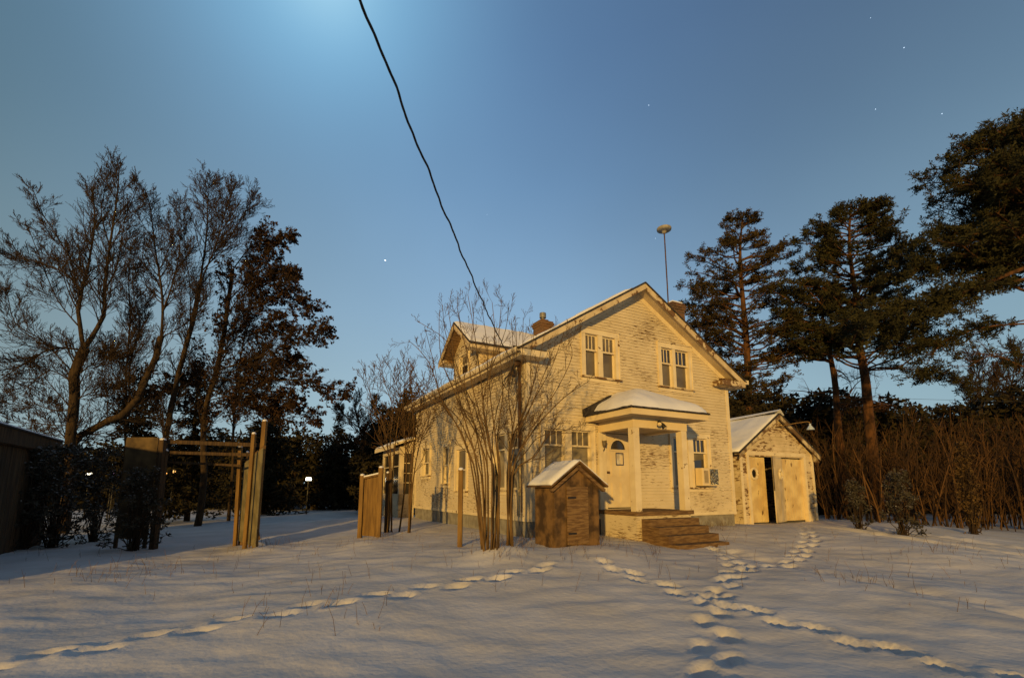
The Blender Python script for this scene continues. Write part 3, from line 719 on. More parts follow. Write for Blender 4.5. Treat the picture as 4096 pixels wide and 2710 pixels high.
# notice on the door
t = thing('notice', 'paper notice held by dark blue tape on the front door', 'notice', hl(2.99, .028, 0), YAW)
M_paper = mat('paper', (.62, .58, .48), .35, col2=(.42, .36, .26), scale=9, bump=.9, bscale=14, spec=.5); M_tape = mat('blue_tape', (.012, .014, .06), .5)
b = MB(); nn = 8
for i in range(nn):
    for j in range(nn):
        q = lambda i, j: (-.12 + .24 * i / nn, -.004 - .004 * math.sin(i * 2.3 + j * 1.1), 2.235 + .33 * j / nn)
        b.face([q(i, j), q(i + 1, j), q(i + 1, j + 1), q(i, j + 1)])
b.build('sheet', M_paper, t)
b = MB(); b.box(-.14, .14, -.014, -.011, 2.54, 2.57); b.box(-.14, .14, -.014, -.011, 2.22, 2.25); b.box(-.14, -.115, -.0145, -.011, 2.25, 2.54); b.box(.115, .14, -.0145, -.011, 2.25, 2.54); b.build('tape', M_tape, t)
# flood light on the porch beam
t = thing('flood_light', 'twin spot light fixture on the front porch beam', 'spot light', hl(3.08, -PV - .012, 0), YAW)
b = MB(); b.lathe([(0, 0), (.05, 0), (.05, .03), (0, .03)], (0, 0, 3.26), 14, axis='y'); b.tube([(0, -.03, 3.26), (-.06, -.07, 3.28), (-.1, -.12, 3.24)], .022, 8); b.tube([(0, -.03, 3.25), (.02, -.08, 3.22), (.04, -.1, 3.17)], .022, 8); b.build('bracket', M_dark, t)
for (x, y, z, dx, dz, mt) in ((-.1, -.12, 3.25, -.05, -.05, M_dark), (.03, -.09, 3.20, .03, -.09, M_dark)):
    b = MB(); p = Vector((x, y, z)); d = Vector((dx, -.05, dz)).normalized()
    b.tube([p - d * .05, p, p + d * .05, p + d * .12], [.025, .04, .05, .06], 12); b.build('spot_head', mt, t, smooth=True)
    b = MB(); b.tube([p + d * .118, p + d * .13, p + d * .14], [.055, .05, .02], 12); b.build('bulb', M_clean, t)
# air conditioner in the right window
t = thing('air_conditioner', 'box air conditioner with a torn foil front in the lower right window', 'air conditioner', hl(5.88, 0, 0), YAW)
b = MB(); b.box(.02, .72, -.30, -.03, 1.66, 2.20); bevel(b.build('case', M_clean, t), .015)
b = MB(); b.box(.07, .28, -.306, -.3005, 1.72, 2.15); b.build('control_panel', M_trim, t)
b = MB()
for i in range(12): b.box(.09, .26, -.318, -.3065, 1.75 + i * .032, 1.765 + i * .032)
b.build('grille', M_rust, t)
M_foil = mat('crumpled_foil', (.62, .55, .36), .22, col2=(.12, .07, .02), scale=22, lo=.47, hi=.53, bump=1, bscale=30, metal=.8)
b = MB(); rr = random.Random(8); nn = 10
hh = [[rr.uniform(0, .02) for _ in range(nn + 1)] for _ in range(nn + 1)]
for i in range(nn):
    for j in range(nn):
        q = lambda i, j: (.34 + .36 * i / nn, -.303 - hh[i][j], 1.7 + .47 * j / nn)
        b.face([q(i, j), q(i + 1, j), q(i + 1, j + 1), q(i, j + 1)])
b.build('foil', M_foil, t)

# ------------------------------------------------------------------ garage
GV = .5; GW0, GW1, GA, GE = 8.72, 12.95, 10.86, 2.86
G = thing('garage', 'small white gabled garage with broken doors right of the house', 'garage', hl(0, GV, 0), YAW)
M_gs = mat('garage_boards', (.60, .49, .32), .8, col2=(.48, .38, .23), scale=1.6, peel=(PEELC, (1.0, 1.0, 4), 3.4, .545, .8, .36, .60))
gsl = (4.22 - GE) / (GA - GW0)
DL, DR, DT = 9.17, 12.34, 2.72
def ggp(z):
    if z < GE: return (GW0, GW1)
    k = (z - GE) / gsl; return (GW0 + k, GW1 - k)
siding(FR, ggp, .2, [(DL, DR, 0, DT + .0)], rev=.125, tilt=.02, seed=21).build('wall', M_gs, G)
GL = 6.0
siding(lambda s, o, z: (GW0 - o, s, z), lambda z: (0, GL) if z < GE else (0, 0), .2, [], rev=.125, seed=22).build('wall', M_gs, G)
siding(lambda s, o, z: (GW1 + o, s, z), lambda z: (0, GL) if z < GE else (0, 0), .2, [], rev=.125, seed=23).build('wall', M_gs, G)
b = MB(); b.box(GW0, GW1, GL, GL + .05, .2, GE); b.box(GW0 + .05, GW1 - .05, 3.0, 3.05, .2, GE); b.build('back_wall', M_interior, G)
b = MB()
for s in (GW0 - .02, GW1 - .10): b.box(s, s + .12, -.03, -.002, .2, GE)
b.box(DL - .13, DL, -.045, .1, .2, DT + .02); b.box(DR, DR + .13, -.045, .1, .2, DT + .02); b.box(DL - .13, DR + .13, -.05, -.001, DT + .021, DT + .16)
b.build('door_casing', M_trim, G)
gr_ov = .24
def gz_(u): return 4.27 - abs(u - GA) * gsl
b = MB(); U0, U1 = GW0 - gr_ov, GW1 + gr_ov
slab(b, (U0, gz_(U0)), (GA, gz_(GA)), -.22, GL + .2, 0, .045); slab(b, (GA, gz_(GA)), (U1, gz_(U1)), -.22, GL + .2, 0, .046)
grf = b.build('roof', M_shingle, G)
b = MB(); slab(b, (U0 + .03, gz_(U0 + .03)), (GA - .03, gz_(GA - .03)), -.17, GL + .15, .048, .085, 24, 40, 1, 2); slab(b, (GA + .25, gz_(GA + .25)), (U1 - .3, gz_(U1 - .3)), .0, GL + .15, .048, .07, 20, 40, 1, 6)
b.build('snow', M_snow, grf, smooth=True)
# lifted ridge cap, curling at the front
b = MB(); n = 20
for i in range(n):
    y0 = -.24 + 4.5 * i / n; y1 = -.24 + 4.5 * (i + 1) / n; l0 = .16 * (1 - i / n) ** 2 ; l1 = .16 * (1 - (i + 1) / n) ** 2
    for s in (-1, 1):
        a = [(GA, y0, 4.345 + l0 * .6), (GA + s * .2, y0, 4.345 - .2 * gsl + l0 * (.9 if s < 0 else .1)), (GA + s * .2, y1, 4.345 - .2 * gsl + l1 * (.9 if s < 0 else .1)), (GA, y1, 4.345 + l1 * .6)]
        b.hexa([Vector(p) for p in a] + [Vector(p) + Vector((0, 0, .012)) for p in a])
b.build('ridge_cap', M_snow, grf)
b = MB()
for a, c in ((U0, GA), (GA, U1)):
    b.hexa([(a, -.20, gz_(a) - .16), (c, -.20, gz_(c) - .16), (c, -.17, gz_(c) - .16), (a, -.17, gz_(a) - .16), (a, -.20, gz_(a)), (c, -.20, gz_(c)), (c, -.17, gz_(c)), (a, -.17, gz_(a))])
    b.hexa([(a, -.168, gz_(a) - .03), (c, -.168, gz_(c) - .03), (c, -.0, gz_(c) - .03), (a, -.0, gz_(a) - .03), (a, -.168, gz_(a) - .002), (c, -.168, gz_(c) - .002), (c, 0, gz_(c) - .002), (a, 0, gz_(a) - .002)])
for i in range(4):   # splintered rafter tails at the right eave
    b.bar((U1 - .32 + i * .09, -.10, gz_(U1) + .12 - i * .05), (U1 - .26 + i * .09, -.1, gz_(U1) - .20 - .03 * (i % 2)), .05, .03)
b.build('rake_board', mat('peeled_rake', (.55, .45, .28), .8, col2=(.13, .075, .03), scale=2.2, lo=.42, hi=.55), G)
# doors: hinged leaves, some hanging askew
def leaf(x0, x1, y0, y1, zt_, hole, mt, lab, tiltz=0):
    b = MB(); L_ = math.hypot(x1 - x0, y1 - y0); dx, dy = (x1 - x0) / L_, (y1 - y0) / L_; nx, ny = dy, -dx
    def P(s, o, z): return (x0 + dx * s + nx * o, y0 + dy * s + ny * o, z + tiltz * s)
    if hole:
        hx, hz, hr = hole; n = 20; z0_ = .42
        ang = [2 * math.pi * i / n for i in range(n + 1)]
        for o in (.0, .04):
            for i in range(n):
                a0, a1 = ang[i], ang[i + 1]
                def edge(a):
                    c_, s_ = math.cos(a), math.sin(a); k = 1e9
                    if c_ > 1e-6: k = min(k, (L_ - hx) / c_)
                    if c_ < -1e-6: k = min(k, -hx / c_)
                    if s_ > 1e-6: k = min(k, (hz + .6 - hz) / s_)
                    if s_ < -1e-6: k = min(k, .6 / -s_)
                    return (hx + c_ * k, hz + s_ * k)
                e0, e1 = edge(a0), edge(a1)
                b.face([P(hx + hr * math.cos(a0), o, hz + hr * math.sin(a0)), P(e0[0], o, e0[1]), P(e1[0], o, e1[1]), P(hx + hr * math.cos(a1), o, hz + hr * math.sin(a1))])
                # fill the corner between non-collinear edge points
                if abs(e0[0] - e1[0]) > 1e-5 and abs(e0[1] - e1[1]) > 1e-5:
                    cx = L_ if max(e0[0], e1[0]) > L_ - 1e-4 else 0; cz = hz + .6 if max(e0[1], e1[1]) > hz + .6 - 1e-4 else hz - .6
                    b.face([P(e0[0], o, e0[1]), P(cx, o, cz), P(e1[0], o, e1[1])])
        for a, c in ((z0_, hz - .6), (hz + .6, zt_)):
            if c > a: b.hexa([P(0, 0, a), P(L_, 0, a), P(L_, .04, a), P(0, .04, a), P(0, 0, c), P(L_, 0, c), P(L_, .04, c), P(0, .04, c)])
    else:
        b.hexa([P(0, 0, .42), P(L_, 0, .42), P(L_, .04, .42), P(0, .04, .42), P(0, 0, zt_), P(L_, 0, zt_), P(L_, .04, zt_), P(0, .04, zt_)])
    d = b.build('door', mt, G, label=lab)
    n = max(2, int(L_ / .14)); b = MB()
    for i in range(1, n):
        s = L_ * i / n
        if hole and abs(s - hole[0]) < hole[2] + .02: 
            b.hexa([P(s - .006, .041, hole[1] + hole[2] + .06), P(s + .006, .041, hole[1] + hole[2] + .06), P(s + .006, .049, hole[1] + hole[2] + .06), P(s - .006, .049, hole[1] + hole[2] + .06)] + [P(s - .006, .041, zt_ - .02), P(s + .006, .041, zt_ - .02), P(s + .006, .049, zt_ - .02), P(s - .006, .049, zt_ - .02)]); continue
        b.hexa([P(s - .006, .041, .45), P(s + .006, .041, .45), P(s + .006, .049, .45), P(s - .006, .049, .45), P(s - .006, .041, zt_ - .02), P(s + .006, .041, zt_ - .02), P(s + .006, .049, zt_ - .02), P(s - .006, .049, zt_ - .02)])
    b.build('batten', mt, d)
    if hole:
        b = MB(); hx, hz, hr = hole; n = 22
        pts = [Vector(P(hx + (hr + .035) * math.cos(2 * math.pi * i / n), .06, hz + (hr + .035) * math.sin(2 * math.pi * i / n))) for i in range(n + 1)]
        b.tube(pts, .045, 6); b.build('porthole_ring', M_trim, d)
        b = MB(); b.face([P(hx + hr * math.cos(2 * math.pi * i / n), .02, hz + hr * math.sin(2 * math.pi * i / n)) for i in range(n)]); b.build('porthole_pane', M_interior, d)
    return d
M_gd = mat('garage_door_paint', (.66, .52, .26), .6, col2=(.52, .38, .18), scale=2, peel=(PEELC, (2.4, 2.4, .8), 2.0, .63, 1.0, .4, .6))
leaf(9.19, 10.21, .12, .15, 2.66, (.34, 2.10, .15), M_gd, 'left garage door leaf with a round hole and brown bare patch', -.012)
leaf(9.95, 11.02, -.34, .03, 2.66, (.80, 2.10, .13), M_soffit, 'narrow middle garage door leaf swung open', -.01)
leaf(11.12, 12.33, .10, .12, 2.665, None, M_gd, 'plain right garage door leaf')
# gable lamp
t = thing('garage_lamp', 'unlit bulb with a glass shade on a long arm from the garage gable', 'outdoor lamp', hl(GA, GV, 0), YAW)
b = MB(); b.tube([(-.05, -.03, 3.80), (.45, -.45, 3.93), (.75, -.72, 3.98), (.80, -.78, 3.96), (.81, -.79, 3.88)], .018, 6); b.build('arm', M_lumber, t, smooth=True)
M_glass = mat('ribbed_glass', (.42, .50, .60), .1, spec=.8)
b = MB(); b.lathe([(.03, .14), (.035, .08), (.06, .05), (.13, -.06), (.13, -.08), (.05, -.07), (0, -.07)], (.81, -.79, 3.76), 16); b.build('shade', M_glass, t)

# ------------------------------------------------------------------ low hatch with snowy gable in front of the house
t = thing('well_house', 'low brown wooden gabled hut with snow on its roof before the left windows', 'hut', hl(.05, -2.0, 0), YAW)
b = MB(); sw = .58; ez = 2.12 - sw * .72
b.hexa([(-sw, 0, .25), (sw, 0, .25), (sw, .72, .25), (-sw, .72, .25), (-sw, 0, ez), (sw, 0, ez), (sw, .72, ez), (-sw, .72, ez)])
for y in (-.001, .721): b.face([(-sw, y, ez), (sw, y, ez), (0, y, 2.10)])
b.build('inner_wall', M_old, t)
b = MB(); x = -sw; rr = random.Random(6)
while x < sw - .02:
    w = min(rr.uniform(.12, .17), sw - x); zt2 = min(2.1 - abs(x) * .72, 2.1 - abs(x + w) * .72) - .005; d_ = rr.uniform(.012, .02)
    b.hexa([(x, -d_, .25), (x + w - .006, -d_, .25), (x + w - .006, -.002, .25), (x, -.002, .25), (x, -d_, 2.1 - abs(x) * .72 - .01), (x + w - .006, -d_, 2.1 - abs(x + w - .006) * .72 - .01), (x + w - .006, -.002, 2.1 - abs(x + w) * .72 - .01), (x, -.002, 2.1 - abs(x) * .72 - .01)]); x += w
b.build('wall', M_old, t)
b = MB(); y = 0
while y < .70: b.box(-sw - .015, -sw - .002, y, y + .115, .25, ez - .01); y += .12
b.build('wall', M_old, t)
b = MB(); b.box(-.27, .27, -.042, -.022, .45, 1.62); b.box(-.24, .24, -.06, -.043, .62, .72); b.box(-.24, .24, -.06, -.043, 1.35, 1.45); b.build('hatch', M_bare, t)
b = MB(); b.box(-.26, -.06, -.068, -.061, .65, .69); b.box(-.26, -.06, -.068, -.061, 1.38, 1.42); b.build('hinge', M_dark, t)
b = MB()
slab(b, (-sw - .14, 2.13 - (sw + .14) * .72), (0, 2.13), -.16, .86, 0, .03); slab(b, (0, 2.13), (sw + .14, 2.13 - (sw + .14) * .72), -.16, .86, 0, .031)
b.build('roof', M_old, t)
b = MB(); b.bar((-.04, -.06, 2.06), (sw + .1, -.06, 2.06 - (sw + .14) * .72), .1, .06); b.bar((.04, -.06, 2.06), (-sw - .1, -.06, 2.06 - (sw + .14) * .72), .1, .06); b.build('rafter', M_bare, t)
b = MB(); slab(b, (-sw - .12, 2.13 - (sw + .12) * .72), (.03, 2.15), -.15, .84, .032, .095, 14, 12, 1, 4); slab(b, (-.03, 2.15), (sw + .12, 2.13 - (sw + .12) * .72), -.15, .84, .032, .075, 14, 12, 1, 8)
b.build('snow', M_snow, t, smooth=True)
# ------------------------------------------------------------------ vegetation generators
def rdir(rr):
    z = rr.uniform(-1, 1); a = rr.uniform(0, 2 * math.pi); q = math.sqrt(1 - z * z); return Vector((q * math.cos(a), q * math.sin(a), z))
def perp(d, rr):
    v = rdir(rr); v = v - d * v.dot(d)
    return v.normalized() if v.length > 1e-3 else Vector((1, 0, 0))
def smooth_pts(pts, k=3):
    out = []; n = len(pts)
    for i in range(n - 1):
        p0, p1, p2, p3 = pts[max(i - 1, 0)], pts[i], pts[i + 1], pts[min(i + 2, n - 1)]
        for j in range(k):
            t = j / k
            out.append(.5 * ((2 * p1) + (p2 - p0) * t + (2 * p0 - 5 * p1 + 4 * p2 - p3) * t * t + (3 * p1 - p0 - 3 * p2 + p3) * t ** 3))
    out.append(pts[-1]); return out
def grow(bm, tw, p, d, L, r, lvl, rr, prm):
    """a limb that wanders and forks; thick levels go to bm, fine ones to tw; returns nothing, records tips"""
    n = max(3, int(prm['n'][min(lvl, len(prm['n']) - 1)])); pts = [p]; q = p; dirs = [d]
    for i in range(n):
        d = (d + rdir(rr) * prm['wander'] + Vector((0, 0, prm['up'] * (1 if lvl else .6)))).normalized(); q = q + d * (L / n); pts.append(q); dirs.append(d)
    rad = [max(prm['rmin'], r * (1 - .75 * i / n)) for i in range(n + 1)]
    tgt = bm if r > prm['split'] else tw
    tgt.tube(pts, rad, 5 if r > .03 else (4 if r > .014 else 3), cap=False)
    if lvl >= prm['depth']:
        if prm.get('tips') is not None: prm['tips'].append((pts, dirs[-1]))
        return
    kids = prm['kids'][min(lvl, len(prm['kids']) - 1)]
    for k in range(kids):
        s = prm.get('first', .2) + (1 - prm.get('first', .2)) * (k + rr.random()) / kids; f = s * n; i = min(n - 1, int(f)); c = pts[i].lerp(pts[i + 1], f - i)
        ang = R(rr.uniform(*prm['ang'])); dd = (dirs[i + 1] * math.cos(ang) + perp(dirs[i + 1], rr) * math.sin(ang)).normalized()
        grow(bm, tw, c, dd, L * prm['ratio'] * rr.uniform(.65, 1.15) * (1.15 - .55 * s), rad[i] * prm['rr'], lvl + 1, rr, prm)
def guided(bm, tw, pts, r0, r1, rr, prm, kids, L0, start=.15, k=3, side=8):
    th = prm.get('thin', 1); r0 *= th; kids = int(kids * (2.0 if th < 1 else 1))
    P = smooth_pts(pts, k); n = len(P) - 1; rad = [r0 + (r1 - r0) * (i / n) ** .8 for i in range(n + 1)]
    P = [q + rdir(rr) * rad[i] * .25 for i, q in enumerate(P)]
    (bm if r0 > prm['split'] else tw).tube(P, rad, side if r0 > .08 else 5, cap=False)
    for j in range(kids):
        s = start + (1 - start) * (j + rr.random()) / kids; f = s * n; i = min(n - 1, int(f)); c = P[i].lerp(P[i + 1], f - i); d = (P[i + 1] - P[i]).normalized()
        ang = R(rr.uniform(*prm['ang'])); dd = (d * math.cos(ang) + perp(d, rr) * math.sin(ang)).normalized()
        grow(bm, tw, c, dd, L0 * rr.uniform(.55, 1.25) * (1.15 - .7 * s) * prm.get('lk', 1), min(rad[i] * .55, (L0 * .014 + .004) * (.72 if th < 1 else 1)), 1, rr, prm)
    return P
def blades(b, c, r, n, rr, w=.03, flat=.6, up=.25, droop=0):
    for _ in range(n):
        d = rdir(rr); d.z = d.z * flat + up; d.normalize(); L = r * rr.uniform(.55, 1.1); s = perp(d, rr) * w * rr.uniform(.7, 1.3)
        a = c + d * (r * .1) + rdir(rr) * r * .22
        n0 = len(b.v)
        if _ % 2: b.v.extend([tuple(a - s), tuple(a + s), tuple(a + d * L * .8)])
        else: b.v.extend([tuple(a), tuple(a + d * L * .75 + s * 1.3), tuple(a + d * L * .75 - s * 1.3)])
        b.f.append((n0, n0 + 1, n0 + 2)); b.m.append(0)
def leaves(b, c, r, n, rr, sz=.07):
    for _ in range(n):
        p = c + rdir(rr) * r * rr.random(); d = (rdir(rr) + Vector((0, 0, -.8))).normalized(); s = perp(d, rr) * sz * rr.uniform(.5, .9); L = sz * rr.uniform(1.2, 2)
        n0 = len(b.v); b.v.extend([tuple(p), tuple(p + d * L * .5 + s), tuple(p + d * L), tuple(p + d * L * .5 - s)]); b.f.append((n0, n0 + 1, n0 + 2, n0 + 3)); b.m.append(0)
def make_tree(name, label, cat, base, group=None):
    return thing(name, label, cat, base, 0, group)
def finish(t, base, parts):
    """parts: (MB, name, material); vertices are in world space, moved to the thing's base"""
    for b, nm, m in parts:
        if not b.f: continue
        bx, by, bz = base; b.v = [(x - bx, y - by, z - bz) for x, y, z in b.v]; b.build(nm, m, t, smooth=True)
def interp(tab, y):
    if y <= tab[0][0]: return tab[0][1:]
    for a, c in zip(tab, tab[1:]):
        if y <= c[0]:
            t = (y - a[0]) / (c[0] - a[0]); return tuple(p + (q - p) * t for p, q in zip(a[1:], c[1:]))
    return tab[-1][1:]
# ------------------------------------------------------------------ the pines on the right
def pine(label, trunk_px, Y, env, nl, seed, r0, mneedle, clump=.34, blade=15, lean=0, dead=6, bmat=M_barkp, twigs=9, snowy=0, bw=.028, flat=.5, zlim=None, side_lim=None):
    """env rows: (photo y, reach left px, reach right px) measured from the trunk; trunk_px from top to root"""
    rr = random.Random(seed); P = [at(x, y, Y + dy) for x, y, dy in trunk_px]; base = Vector((P[-1].x, P[-1].y, 0)); base.z = gz(base.x, base.y) - .1
    P = P + [Vector((P[-1].x, P[-1].y, 0))] if P[-1].z > .3 else P
    P = P[::-1]; P = smooth_pts(P, 5); n = len(P) - 1; tr = MB(); tw = MB(); nd = MB()
    tr.tube(P, [max(.03, r0 * (1 - .9 * (i / n) ** 1.2)) for i in range(n + 1)], 12, cap=False)
    m_px = Y / FPX * 1.03
    zs = [p.z for p in P]
    def trunk_at(z):
        for i in range(n):
            if P[i].z <= z <= P[i + 1].z: return P[i].lerp(P[i + 1], (z - P[i].z) / max(1e-4, P[i + 1].z - P[i].z))
        return P[-1] if z > P[-1].z else P[0]
    y0, y1 = env[0][0], env[-1][0]
    nl = int(nl * 1.25)
    for k in range(nl):
        lay = max(5, int((y1 - y0) / 52)); f = (int(k * lay / nl) + .28 + rr.gauss(0, .13)) / lay; f = max(0, min(1, f)); y = y0 + (y1 - y0) * f; el, er, *gg = interp(env, y)
        zt = at(trunk_px[0][0], y, Y).z
        az = rr.uniform(0, 2 * math.pi) if k % 3 else rr.choice((0, math.pi)) + rr.uniform(-.5, .5); cx = math.cos(az); reach = (er if cx > 0 else el) * m_px; mean = (el + er) / 2 * m_px
        reach = abs(cx) * reach + (1 - abs(cx)) * min(mean, reach * 1.2); reach *= rr.uniform(.55, 1.0) if k % 3 else rr.uniform(.9, 1.06)
        tip = trunk_at(zt) * 1.0; tip.z = zt
        h = Vector((math.cos(az), math.sin(az) * .9, 0)); tip += h * reach
        st = trunk_at(max(P[0].z + 1, zt - reach * rr.uniform(.10, .45)))
        mid = st.lerp(tip, .5) + Vector((0, 0, rr.uniform(-.12, .1) * reach))
        L = smooth_pts([st, st.lerp(mid, .5) + rdir(rr) * .06 * reach, mid + rdir(rr) * .05 * reach, mid.lerp(tip, .5) + rdir(rr) * .05 * reach, tip], 3); nn = len(L) - 1
        rb = .018 + reach * .014
        tw.tube(L, [max(.012, rb * (1 - .8 * i / nn)) for i in range(nn + 1)], 5, cap=False)
        nt = max(4, int(twigs * (.6 + reach / 3)))
        for j in range(nt):
            s = 1 - (rr.random() ** 1.25) * .72 if reach > 1 else rr.uniform(.2, 1); i = min(nn - 1, int(s * nn)); c = L[i].lerp(L[i + 1], s * nn - i); d = (L[i + 1] - L[i]).normalized()
            sd_ = perp(d, rr); sd_.z *= .16; dd = (d * rr.uniform(.3, 1) + sd_).normalized(); l2 = rr.uniform(.25, .62) * (.5 + min(reach, 4) * .22)
            e1 = c + dd * l2 * .55 + Vector((0, 0, rr.uniform(-.03, .05))); e2 = c + dd * l2 + Vector((0, 0, rr.uniform(.0, .10)))
            tw.tube([c, e1, e2], [.014, .010, .007], 3, cap=False)
            for e in (e2, e1.lerp(e2, .4) + rdir(rr) * .12, e2 + rdir(rr) * .2):
                blades(nd, e, clump * rr.uniform(.5, .85), int(blade * 1.15), rr, w=bw * .85, flat=.7, up=.35)
        blades(nd, tip, clump, blade, rr, w=bw, flat=flat)
    # bare lower limbs
    for k in range(dead):
        z = at(trunk_px[0][0], y1 + rr.uniform(0, 1) * (1640 - y1), Y).z; s = trunk_at(z); az = rr.uniform(0, 6.28); L_ = rr.uniform(1, 2.8)
        grow(tr, tw, s, Vector((math.cos(az), math.sin(az), rr.uniform(-.1, .35))).normalized(), L_, .05, 1, rr, dict(n=[5, 6, 4], wander=.28, up=.02, rmin=.008, split=.03, depth=3, kids=[4, 5, 3], ang=(30, 65), ratio=.55, rr=.55))
    t = make_tree('pine_tree', label, 'pine tree', base)
    finish(t, base, [(tr, 'trunk', bmat), (tw, 'branches', bmat), (nd, 'crown', mneedle)])
    return t
pine('brown needled pine rising just right of the house roof', [(2975, 845, 0), (2962, 960, 0), (2962, 1082, 0), (2975, 1240, 0), (2988, 1400, 0), (2992, 1560, 0), (3000, 1760, 0)], 27,
     [(862, 55, 45), (930, 110, 90), (985, 165, 195), (1030, 195, 200), (1090, 215, 165), (1170, 240, 150), (1250, 235, 185), (1330, 200, 215), (1420, 120, 190), (1500, 60, 165), (1560, 50, 140)], 92, 11, .26, M_needle2, clump=.30, blade=13, twigs=8, dead=6)
pine('slim pine with a thin leaning trunk directly behind the brick chimney', [(2860, 1120, 0), (2840, 1250, 0), (2815, 1400, 0), (2805, 1560, 0), (2800, 1800, 0)], 29,
     [(1140, 70, 70), (1200, 110, 90), (1290, 120, 90), (1380, 90, 100), (1450, 60, 90)], 30, 12, .17, M_needle, clump=.3, blade=13, dead=3)
pine('tall green pine with a flat ragged top, second full crown right of the garage roof', [(3405, 812, 0), (3397, 979, 0), (3421, 1178, 0), (3437, 1377, 0), (3462, 1520, 0), (3478, 1700, 0)], 25,
     [(822, 20, 115), (850, 90, 120), (885, 150, 110), (935, 205, 160), (985, 120, 240), (1030, 200, 215), (1090, 230, 190), (1150, 325, 215), (1210, 300, 200), (1290, 240, 235), (1360, 300, 230), (1420, 150, 260)], 110, 13, .28, M_needle, clump=.32, blade=15, twigs=9, dead=9)
pine('forked pine with bare lower limbs between two larger pines', [(3270, 1130, 0), (3285, 1218, 0), (3300, 1340, 0), (3322, 1430, 0), (3341, 1540, 0), (3352, 1700, 0)], 26,
     [(1150, 110, 60), (1210, 190, 80), (1290, 190, 90), (1360, 220, 70), (1420, 210, 60)], 40, 14, .2, M_needle, clump=.3, blade=14, dead=10)
pine('huge near pine leaning into the photo at the right edge', [(4330, 330, 0), (4300, 600, 0), (4290, 900, 0), (4270, 1200, 0), (4260, 1500, 0), (4260, 1800, 0)], 17,
     [(450, 150, 150), (480, 290, 200), (530, 360, 250), (590, 470, 300), (650, 545, 300), (710, 550, 300), (770, 470, 300), (850, 490, 300), (910, 590, 300), (970, 560, 300), (1030, 470, 300), (1090, 300, 300)], 150, 15, .38, M_needle, clump=.30, blade=16, twigs=13, dead=0, bw=.022)
# its long low limbs sweeping left
def sweep(label):
    rr = random.Random(31); tr = MB(); tw = MB(); nd = MB(); Y = 17
    lims = [([(4260, 1010), (4050, 1090), (3900, 1150), (3740, 1200), (3560, 1240), (3440, 1290)], .085, 100, 1.0),
            ([(4260, 1060), (4080, 1120), (3960, 1130), (3800, 1200), (3640, 1290), (3480, 1330)], .07, 90, .9),
            ([(4260, 1290), (4000, 1300), (3860, 1330), (3760, 1380), (3680, 1500)], .04, 34, .7),
            ([(4260, 1260), (4100, 1280), (3940, 1320), (3760, 1370), (3560, 1380)], .035, 40, .8),
            ([(4260, 1480), (4110, 1470), (4010, 1430), (3950, 1425), (3870, 1470)], .04, 3, .6), ([(4260, 1400), (4110, 1400), (3990, 1415), (3910, 1415)], .03, 3, .5),
            ([(3480, 1480), (3640, 1475), (3780, 1500), (3900, 1560)], .04, 44, .7), ([(4260, 900), (4080, 960), (3950, 980), (3780, 1060), (3640, 1080)], .06, 70, .9)]
    for j, (pp, r, nc, sc) in enumerate(lims):
        yy = Y + (j % 4) * .5 - .6
        if j == 6: yy = 25
        P = smooth_pts([at(x, y, yy + rr.uniform(-.3, .3)) for x, y in pp], 5); n = len(P) - 1
        tr.tube(P, [max(.012, r * (1 - .8 * i / n)) for i in range(n + 1)], 7, cap=False)
        for k in range(nc):
            s = .25 + .75 * rr.random() ** .8; i = min(n - 1, int(s * n)); c = P[i].lerp(P[i + 1], s * n - i); d = (P[i + 1] - P[i]).normalized()
            sd_ = perp(d, rr); sd_.z *= .45; l = rr.uniform(.35, 1.15) * sc; e = c + (d * .6 + sd_).normalized() * l; m = c.lerp(e, .5) + rdir(rr) * .06
            tw.tube([c, m, e], [.016, .010, .006], 4, cap=False)
            for q in (m.lerp(e, .35), e, e + rdir(rr) * .18, e + rdir(rr) * .22, c.lerp(m, .5)): blades(nd, q, .22 * rr.uniform(.7, 1.2), 20, rr, w=.018, flat=.75, up=.3)
        if nc < 10:
            for k in range(7): 
                i = rr.randrange(2, n); grow(tr, tw, P[i], ((P[i] - P[i - 1]).normalized() + rdir(rr) * .7).normalized(), 1.0, .014, 2, rr, dict(n=[5], wander=.3, up=.0, rmin=.004, split=.03, depth=3, kids=[3], ang=(25, 60), ratio=.55, rr=.6))
    return tr, tw, nd
tp = [o for o in bpy.data.objects if o.name.startswith('pine_tree')][-1]
near_pine = [o for o in C.objects if o.get('label', '').startswith('huge near pine')][0]
tr, tw, nd = sweep('')
finish(near_pine, tuple(near_pine.location), [(tr, 'limbs', M_barkp), (tw, 'branches', M_barkp), (nd, 'lower_crown', M_needle)])
